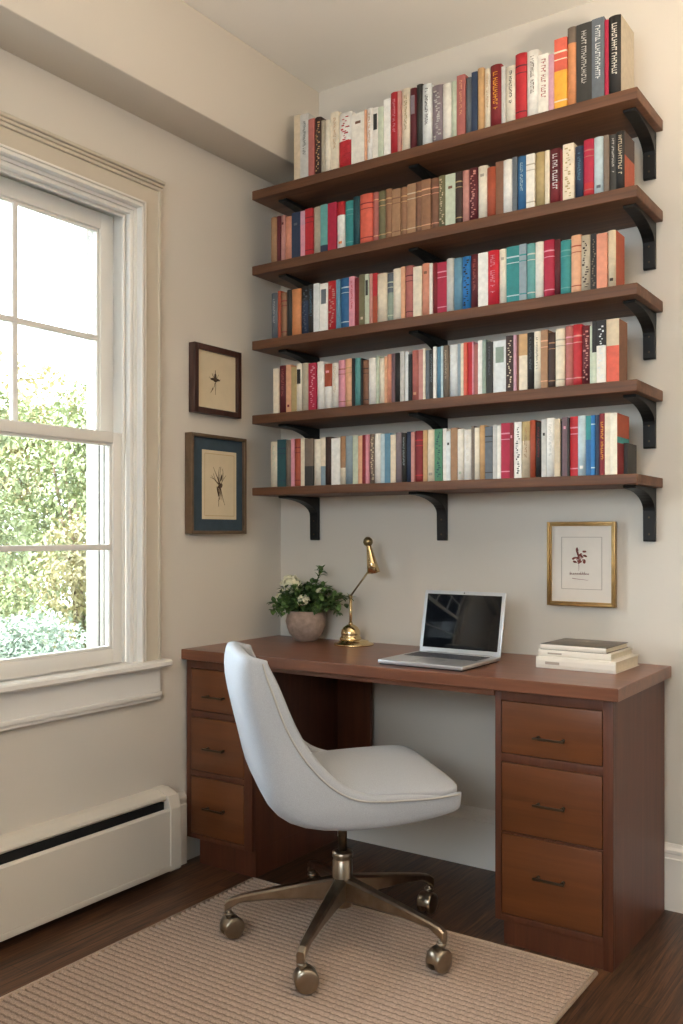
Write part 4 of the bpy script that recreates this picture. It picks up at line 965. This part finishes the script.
def blossom(c, R, n):
    bm = B()
    for k in range(n):
        d = rdir(rp); d.z = abs(d.z)*.9 if rp.random() < .7 else d.z; q = Vector(c)+d*R*rp.uniform(.55, 1)
        q.y = min(q.y, .095)
        for j in range(4):
            a = j*PI/2+rp.random(); s = d.orthogonal().normalized(); w_ = d.cross(s)
            leaf(bm, q, (s*math.cos(a)+w_*math.sin(a)+d*.35), .0075, .0034, d, .1)
    part('blossom', bm, M['petal'], pl, world=False, recalc=False)
blossom((-.035, -.05, .215), .042, 150); blossom((.05, -.085, .160), .024, 50); blossom((.085, -.03, .19), .013, 22); blossom((-.115, -.02, .165), .012, 18)

# ================================================================ SWIVEL CHAIR  (local +X faces the desk)
ch = thing('swivel_chair', 'pale upholstered armless swivel chair on a brushed bronze five star base', 'chair', (.823, -.76, .0138), math.radians(47))
ST = [  # outer profile point, seam point, half width
 ((-.322, .832), (-.256, .814), .196), ((-.331, .806), (-.248, .780), .205), ((-.332, .752), (-.232, .735), .214), ((-.313, .670), (-.203, .655), .226),
 ((-.293, .590), (-.163, .582), .238), ((-.275, .520), (-.114, .522), .250), ((-.256, .460), (-.072, .487), .258), ((-.226, .414), (-.035, .468), .264),
 ((-.168, .383), (.005, .458), .268), ((-.060, .369), (.060, .455), .270), (( .070, .373), (.110, .455), .270), (( .170, .385), (.178, .454), .267), ((.238, .398), (.240, .458), .263), ((.262, .406), (.263, .460), .258)]
NS = 22
def sec_outer(P, S, w, k=1.0, lift=0.0, wi=0.0, e=0):
    e = 4.0+4.0*max(0, min(1, (.56-P[1])/.12))
    o = []
    for i in range(NS+1):
        y = -1+2*i/NS; y = math.copysign(abs(math.sin(y*PI/2)), y)
        dpt = max(0, 1-abs(y)**e)**(1/e)*k
        o.append(Vector((S[0]+(P[0]-S[0])*dpt, y*(w-wi), S[1]+(P[1]-S[1])*dpt)))
    return o
def loft(bm, secs, closed_sec, caps=True):
    V = [[bm.verts.new(v) for v in s] for s in secs]
    n = len(V[0])
    for a, b_ in zip(V, V[1:]):
        for i in range(n if closed_sec else n-1): f = bm.faces.new((a[i], a[(i+1) % n], b_[(i+1) % n], b_[i])); f.smooth = True
    if caps and closed_sec:
        for q in (V[0], V[-1]):
            # strip cap between the outer and inner half of the section
            h = n//2
            for i in range(h-1): f = bm.faces.new((q[i], q[i+1], q[n-2-i], q[n-1-i])); f.smooth = True
bm = B(); secs = []
def full_section(P, S, w, t, rimw, ext_r=.03, ext=Vector((0, 0, 0)), sq=0.0):
    P, S = Vector((P[0], 0, P[1])), Vector((S[0], 0, S[1])); L = (P-S).length; k_in = max(.25, (L-t)/L)
    up = (S-P).normalized()
    o = sec_outer((P.x, P.z), (S.x, S.z), w)
    i_ = sec_outer((P.x, P.z), (S.x, S.z), w, k_in, 0, rimw)
    # padded rim standing proud of the seam
    def edge_pts(y):
        s_ = math.copysign(1, y)
        return [Vector((S.x, s_*(w-.001), S.z))+up*ext_r*.75, Vector((S.x, s_*(w-rimw*.28), S.z))+up*ext_r, Vector((S.x, s_*(w-rimw*.75), S.z))+up*ext_r]
    L0, R0 = edge_pts(-1), edge_pts(1)
    o = [L0[1], L0[0]]+o+[R0[0], R0[1]]
    i_[0] = Vector((S.x, -(w-rimw), S.z))+up*ext_r*.7; i_[-1] = Vector((S.x, (w-rimw), S.z))+up*ext_r*.7
    i_ = [L0[2]]+[i_[0].lerp(i_[1], .02)]+i_[0:1]+i_[1:-1]+i_[-1:]+[i_[-1].lerp(i_[-2], .02)]+[R0[2]]
    if len(i_) != len(o): i_ = [L0[2]]+[i_[2]]+i_[2:-2]+[i_[-3]]+[R0[2]]
    if sq:
        m = [(a+b_)/2 for a, b_ in zip(o, i_)]; o = [a.lerp(c, sq) for a, c in zip(o, m)]; i_ = [a.lerp(c, sq) for a, c in zip(i_, m)]
    return [v+ext for v in o+list(reversed(i_))]
N_ = len(ST)
for j, (P, S, w) in enumerate(ST):
    u = j/(N_-1); rw = .040-.022*max(0, (u-.45)/.55); tt = .050 if j < 6 else .045; er = .030-.028*max(0, (u-.55)/.45)**.8; er *= .55 if j == 0 else 1
    if j == 0:
        d = Vector((-.12, 0, 1)).normalized(); secs.append(full_section(P, S, w, tt, rw, er, d*.010, .6)); secs.append(full_section(P, S, w, tt, rw, er, d*.005, .2))
    secs.append(full_section(P, S, w, tt, rw, er))
    if j == N_-1:
        d = Vector((1, 0, .1)); secs.append(full_section(P, S, w, tt, rw, er, d*.005, .25)); secs.append(full_section(P, S, w, tt, rw, er, d*.008, .6))
loft(bm, secs, True); shell = part('seat_shell', bm, M['chair'], ch, world=False, sub=1)
# welt running round the outer seam
pts = []
for s in (-1, 1):
    q = [Vector((S[0], s*(w+.0005), S[1])) for P, S, w in ST]
    pts = pts+(q if s < 0 else list(reversed(q)))
bm = B(); half = len(pts)//2
def smooth_line(q, n=3):
    out = []
    for i in range(len(q)-1):
        p0, p1, p2, p3 = q[max(i-1, 0)], q[i], q[i+1], q[min(i+2, len(q)-1)]
        for k in range(n):
            t_ = k/n; out.append(.5*((2*p1)+(-p0+p2)*t_+(2*p0-5*p1+4*p2-p3)*t_*t_+(-p0+3*p1-3*p2+p3)*t_**3))
    return out+[q[-1]]
add_tube(bm, smooth_line(pts[:half]), .0028, 8); add_tube(bm, smooth_line(pts[half:]), .0028, 8); part('piping', bm, M['piping'], shell, world=False)
# seat cushion, crowned
bm = B(); nu, nv = 26, 26; G = {}
X0, X1, HW = -.215, .276, .268
def cush(u, v, top):
    # u, v in -1..1 ; superellipse corners
    e = 8; rr = max(abs(u), abs(v)); s = (abs(u)**e+abs(v)**e)**(1/e) if rr > 0 else 1; k = rr/s if rr > 0 else 1
    uu, vv = u*k, v*k
    x = (X0+X1)/2+uu*(X1-X0)/2; wd = HW-.034*min(1, max(0, (.75-uu)/1.0)); y = vv*wd
    q = max(abs(u), abs(v)); f = max(0, 1-q**4)**.5
    if top: z = .466+.018*f+.024*(1-uu*uu)*(1-vv*vv)+.006*uu
    else: z = .462-.022*f
    return (x, y, z)
for top in (1, 0):
    for i in range(nu+1):
        for j in range(nv+1):
            u, v = -1+2*i/nu, -1+2*j/nv
            u, v = math.sin(u*PI/2), math.sin(v*PI/2)
            G[top, i, j] = bm.verts.new(cush(u, v, top))
for top in (1, 0):
    for i in range(nu):
        for j in range(nv): f = bm.faces.new([G[top, i, j], G[top, i+1, j], G[top, i+1, j+1], G[top, i, j+1]]); f.smooth = True
edge = [(i, 0) for i in range(nu)]+[(nu, j) for j in range(nv)]+[(i, nv) for i in range(nu, 0, -1)]+[(0, j) for j in range(nv, 0, -1)]
for k in range(len(edge)):
    a, b_ = edge[k], edge[(k+1) % len(edge)]; f = bm.faces.new((G[1, a[0], a[1]], G[1, b_[0], b_[1]], G[0, b_[0], b_[1]], G[0, a[0], a[1]])); f.smooth = True
part('seat_cushion', bm, M['chair'], ch, world=False)
# underframe, gas lift and hub
bm = B(); add_box(bm, -.11, .11, -.09, .09, .352, .374, bev=.004); part('seat_plate', bm, M['bronze_dark'], ch, world=False)
bm = B(); add_rod(bm, (-.004, -.022, .235), (-.004, -.022, .356), .0125, n=24); part('gas_lift', bm, M['bronze_dark'], ch, world=False)
bm = B(); add_lathe(bm, [(.024, .092), (.028, .096), (.029, .12), (.029, .222), (.026, .226), (.026, .232), (.030, .235), (.030, .248), (.022, .252), (.0135, .252)], 36, Matrix.Translation((-.004, -.022, 0))); part('hub', bm, M['bronze'], ch, world=False)
OFF = Matrix.Translation((-.004, -.022, 0))
for k in range(5):
    a = math.radians(214+72*k-47); ca, sa = math.cos(a), math.sin(a); rot = OFF @ Matrix.Rotation(a, 4, 'Z')
    bm = B(); t = bmesh.new(); rings = []
    for u, zt, zb, hw in ((.022, .178, .112, .019), (.10, .163, .115, .0175), (.20, .143, .113, .015), (.29, .124, .104, .0125), (.322, .114, .086, .0115), (.336, .104, .072, .0110)):
        b2 = .35*hw
        rings.append([t.verts.new(p) for p in ((u, -hw, zb+b2), (u, -hw+b2, zb), (u, hw-b2, zb), (u, hw, zb+b2), (u, hw, zt-b2), (u, hw-b2, zt), (u, -hw+b2, zt), (u, -hw, zt-b2))])
    for q, q2 in zip(rings, rings[1:]):
        for i in range(8): f = t.faces.new((q[i], q[(i+1) % 8], q2[(i+1) % 8], q2[i]))
    t.faces.new(rings[0]); t.faces.new(rings[-1]); merge(bm, t, rot)
    part('base_leg', bm, M['bronze'], ch, world=False)
    sw = [math.radians(s) for s in (35, -60, 80, 20, 50)][k]
    mt = OFF @ Matrix.Translation((.325*ca, .325*sa, 0)) @ Matrix.Rotation(a+sw, 4, 'Z')
    bm = B(); add_lathe(bm, [(.008, .045), (.008, .080)], 16, mt @ Matrix.Translation((0, 0, 0))); add_lathe(bm, [(.013, .066), (.014, .070), (.013, .074)], 18, mt)
    # rounded hood over the wheels
    hood = bmesh.new(); hr = []
    off = -.010
    for y in (-.020, -.0175, .0175, .020):
        rr = .0315 if abs(y) < .019 else .029
        hr.append([hood.verts.new((off+rr*math.cos(q), y, .031+rr*math.sin(q))) for q in [math.radians(-5+19*i) for i in range(11)]])
    for q, q2 in zip(hr, hr[1:]):
        for i in range(10): f = hood.faces.new((q[i], q[i+1], q2[i+1], q2[i])); f.smooth = True
    for q in (hr[0], hr[-1]): hood.faces.new(q)
    merge(bm, hood, mt)
    c = part('caster', bm, M['bronze'], ch, world=False)
    for s in (-1, 1):
        bm = B(); add_lathe(bm, [(.004, -.006), (.024, -.006), (.0295, -.005), (.031, -.002), (.031, .006), (.0285, .009), (.020, .0105), (.004, .011)], 32, mt @ Matrix.Translation((off, s*.013, .031)) @ Matrix.Rotation(-s*PI/2, 4, 'X'))
        part('wheel', bm, M['bronze'], c, world=False)

# ================================================================ RUG
rx0, rx1, ry0, ry1 = .318, 1.503, -3.05, -.555
t = bmesh.new(); pitch = .0215; nr = int((ry1-ry0-.02)/pitch); nx = 150; rows = []
for i in range(nr*6+1):
    y = ry0+.01+i*pitch/6; z = .0028+.0088*abs(math.sin(i/6*PI))
    rows.append([t.verts.new((rx0+.008+(rx1-rx0-.016)*k/nx, y, z+.0010*math.sin(k*2.1+(i//6)*1.9))) for k in range(nx+1)])
for i, (a, b_) in enumerate(zip(rows, rows[1:])):
    for k in range(nx): f = t.faces.new((a[k], a[k+1], b_[k+1], b_[k])); f.smooth = True; f.material_index = 1 if i % 6 == 0 or (i % 6 == 5 and (k+(i//6)*2) % 4 == 0) else 0  # faces next to the rib valleys take a darker colour
rug = part('rug', t, [M['rug'], M['rug_valley']], recalc=False); tag(rug, 'ribbed beige woven jute rug on the dark floor under the chair', 'rug')
bm = B(); add_tube(bm, [(rx0+.004, ry1-.004, .0065), (rx0+.004, ry0+.004, .0065)], .0062, 8); add_tube(bm, [(rx1-.004, ry1-.004, .0065), (rx1-.004, ry0+.004, .0065)], .0062, 8)
add_tube(bm, [(rx0+.004, ry1-.004, .0065), (rx1-.004, ry1-.004, .0065)], .0062, 8); add_tube(bm, [(rx0+.004, ry0+.004, .0065), (rx1-.004, ry0+.004, .0065)], .0062, 8)
part('rug_binding', bm, M['rug_edge'], rug)
bm = B(); add_box(bm, rx0+.006, rx1-.006, ry0+.006, ry1-.006, .0005, .003); part('rug_backing', bm, M['rug_edge'], rug)

# ================================================================ GARDEN OUTSIDE THE WINDOW
bm = B(); add_box(bm, -14, -.22, -8, 14, -.5, -.35); struct(part('ground', bm, M['grass']))
bm = B(); add_box(bm, -1.05, -.24, -6, 4, -.35, -.30, bev=.01); struct(part('bounce_slab', bm, M['stone']))  # added pale slab, unseen, to bounce daylight up onto the soffit
def shrub(cx, cy, h, rad, n, mat, ls, seed, label, zc=.5, gaps=0):
    r = random.Random(seed); t = thing('garden_shrub', label, 'shrub', (cx, cy, -.35), group=None); ls *= .62; n = int(n*4)
    bm = B()
    for k in range(6):
        a = r.uniform(0, 2*PI); e = r.uniform(.1, .45)*rad
        add_tube(bm, [(0.05*math.cos(a), .05*math.sin(a), 0), (e*.4*math.cos(a), e*.4*math.sin(a), h*.35), (e*math.cos(a), e*math.sin(a), h*.8)], [.03, .022, .008], 7)
    part('branches', bm, M['bark'], t, world=False)
    bm = B(); lumps = [(r.gauss(0, .45)*rad, r.gauss(0, .45)*rad, h*(.15+.78*r.random()), rad*r.uniform(.22, .42)) for _ in range(40)]
    for k in range(n):
        L = r.choice(lumps); d = rdir(r); q = Vector((L[0], L[1], L[2]))+d*L[3]*r.uniform(.7, 1.05)
        q.z = max(.02, q.z)
        leaf(bm, q, (rdir(r)+d*.6), ls*r.uniform(.7, 1.3), ls*.34, simple=True)
    part('foliage', bm, mat, t, world=False, recalc=False)
shrub(-3.5, .25, 2.75, .80, 5200, M['outleaf'], .085, 1, 'tall sunlit green shrub outside the window, highest against the sky')
shrub(-4.6, 2.9, 2.9, 1.1, 5200, M['outleaf'], .09, 2, 'pale green shrub outside the window, behind the others near the window edge')
shrub(-3.1, 2.25, 2.0, .66, 4600, M['outleaf2'], .07, 3, 'yellow green bush outside, filling the middle of the lower window sash')
shrub(-1.75, .12, 1.05, .42, 3000, M['outleaf3'], .05, 4, 'low silvery green plant outside at the bottom of the window')
shrub(-1.6, 1.5, .95, .34, 2600, M['outleaf3'], .05, 5, 'low blue green plant outside beside the window jamb')
shrub(-8.2, 4.2, 3.6, 1.35, 6000, M['outleaf2'], .15, 6, 'broad pale tree crown outside, farthest from the window')
shrub(-6.0, 7.6, 3.3, 1.1, 4000, M['outleaf'], .15, 7, 'green tree outside at the far end of the garden near the window edge')
bm = B(); add_box(bm, -.235, -.2, WY1-.012, WY1+.09, WZ0-.1, WZ1+.08); add_box(bm, -.235, -.2, WY0-.09, WY0+.012, WZ0-.1, WZ1+.08)
add_box(bm, -.26, -.2, WY0-.1, WY1+.1, WZ0-.09, WZ0-.03); struct(part('trim_5', bm, M['siding']))

# ================================================================ LIGHT
w = bpy.data.worlds.new('sky'); SC.world = w; w.use_nodes = True; nt = w.node_tree
bg = nt.nodes['Background']; bg.inputs[0].default_value = (.80, .90, 1, 1); bg.inputs[1].default_value = SKY
def area(name, loc, rot, sx, sy, power, col):
    l = bpy.data.lights.new(name, 'AREA'); l.shape = 'RECTANGLE'; l.size = sx; l.size_y = sy; l.energy = power; l.color = col
    o = bpy.data.objects.new(name, l); COL.objects.link(o); o.location = loc; o.rotation_euler = rot; return o
sun = bpy.data.lights.new('sun', 'SUN'); sun.energy = SUN; sun.angle = .03; sun.color = (1, .95, .86)
so = bpy.data.objects.new('sun', sun); COL.objects.link(so); so.location = (-3, -6, 6)
so.rotation_euler = Vector((.10, .66, -.74)).to_track_quat('-Z', 'Y').to_euler()
# portals: they only guide sky light through the two windows
o = area('window_portal', (-.30, (WY0+WY1)/2, (WZ0+WZ1)/2), (0, -math.radians(90), 0), WZ1-WZ0+.3, WY1-WY0+.3, 1, (1, 1, 1)); o.data.cycles.is_portal = True
o2 = area('fill_portal', (1.9, YF-.16, 1.8), (math.radians(90), 0, 0), 2.0, 1.0, 1, (1, 1, 1)); o2.data.cycles.is_portal = True
# added brass uplighter out of view, there to warm the ceiling and upper wall
lt = thing('added_floor_lamp', 'added brass uplighter floor lamp, out of view, throwing warm light on the ceiling', 'lamp', (LX, LY, 0))
bm = B(); add_lathe(bm, [(.13, 0), (.135, .008), (.12, .02), (.02, .03)], 36); part('lamp_base', bm, M['brass'], lt, world=False)
bm = B(); add_rod(bm, (0, 0, .028), (0, 0, 1.76), .011); part('pole', bm, M['brass'], lt, world=False)
bm = B(); add_lathe(bm, [(.012, 1.755), (.06, 1.765), (.12, 1.80), (.17, 1.87), (.168, 1.87), (.118, 1.805), (.06, 1.772), (.012, 1.765)], 40); part('bowl_shade', bm, M['brass'], lt, world=False)
gm, gnt, gb = new_mat('glowing_lamp_glass'); gb.inputs['Emission Color'].default_value = (1, .84, .66, 1); gb.inputs['Emission Strength'].default_value = LAMP
bm = B(); add_lathe(bm, [(.11, 1.812), (.112, 1.818), (.08, 1.835), (.01, 1.84)], 32); part('bulb_glass', bm, gm, lt, world=False)

# ================================================================ CAMERA
cam = bpy.data.cameras.new('camera'); co = bpy.data.objects.new('camera', cam); COL.objects.link(co); SC.camera = co
co.location = (2.3242, -2.9536, 1.1663); co.rotation_euler = (math.radians(90), 0, math.radians(34.4328))
cam.sensor_fit = 'VERTICAL'; cam.sensor_height = 24; cam.lens = 923.3749/1024*24
cam.shift_y = (534.4275-512)/1024; cam.clip_start = .05; cam.clip_end = 100
vs = SC.view_settings; vs.view_transform = 'Standard'; vs.look = 'None'; vs.gamma = 1; vs.use_curve_mapping = False; vs.exposure = EXPO
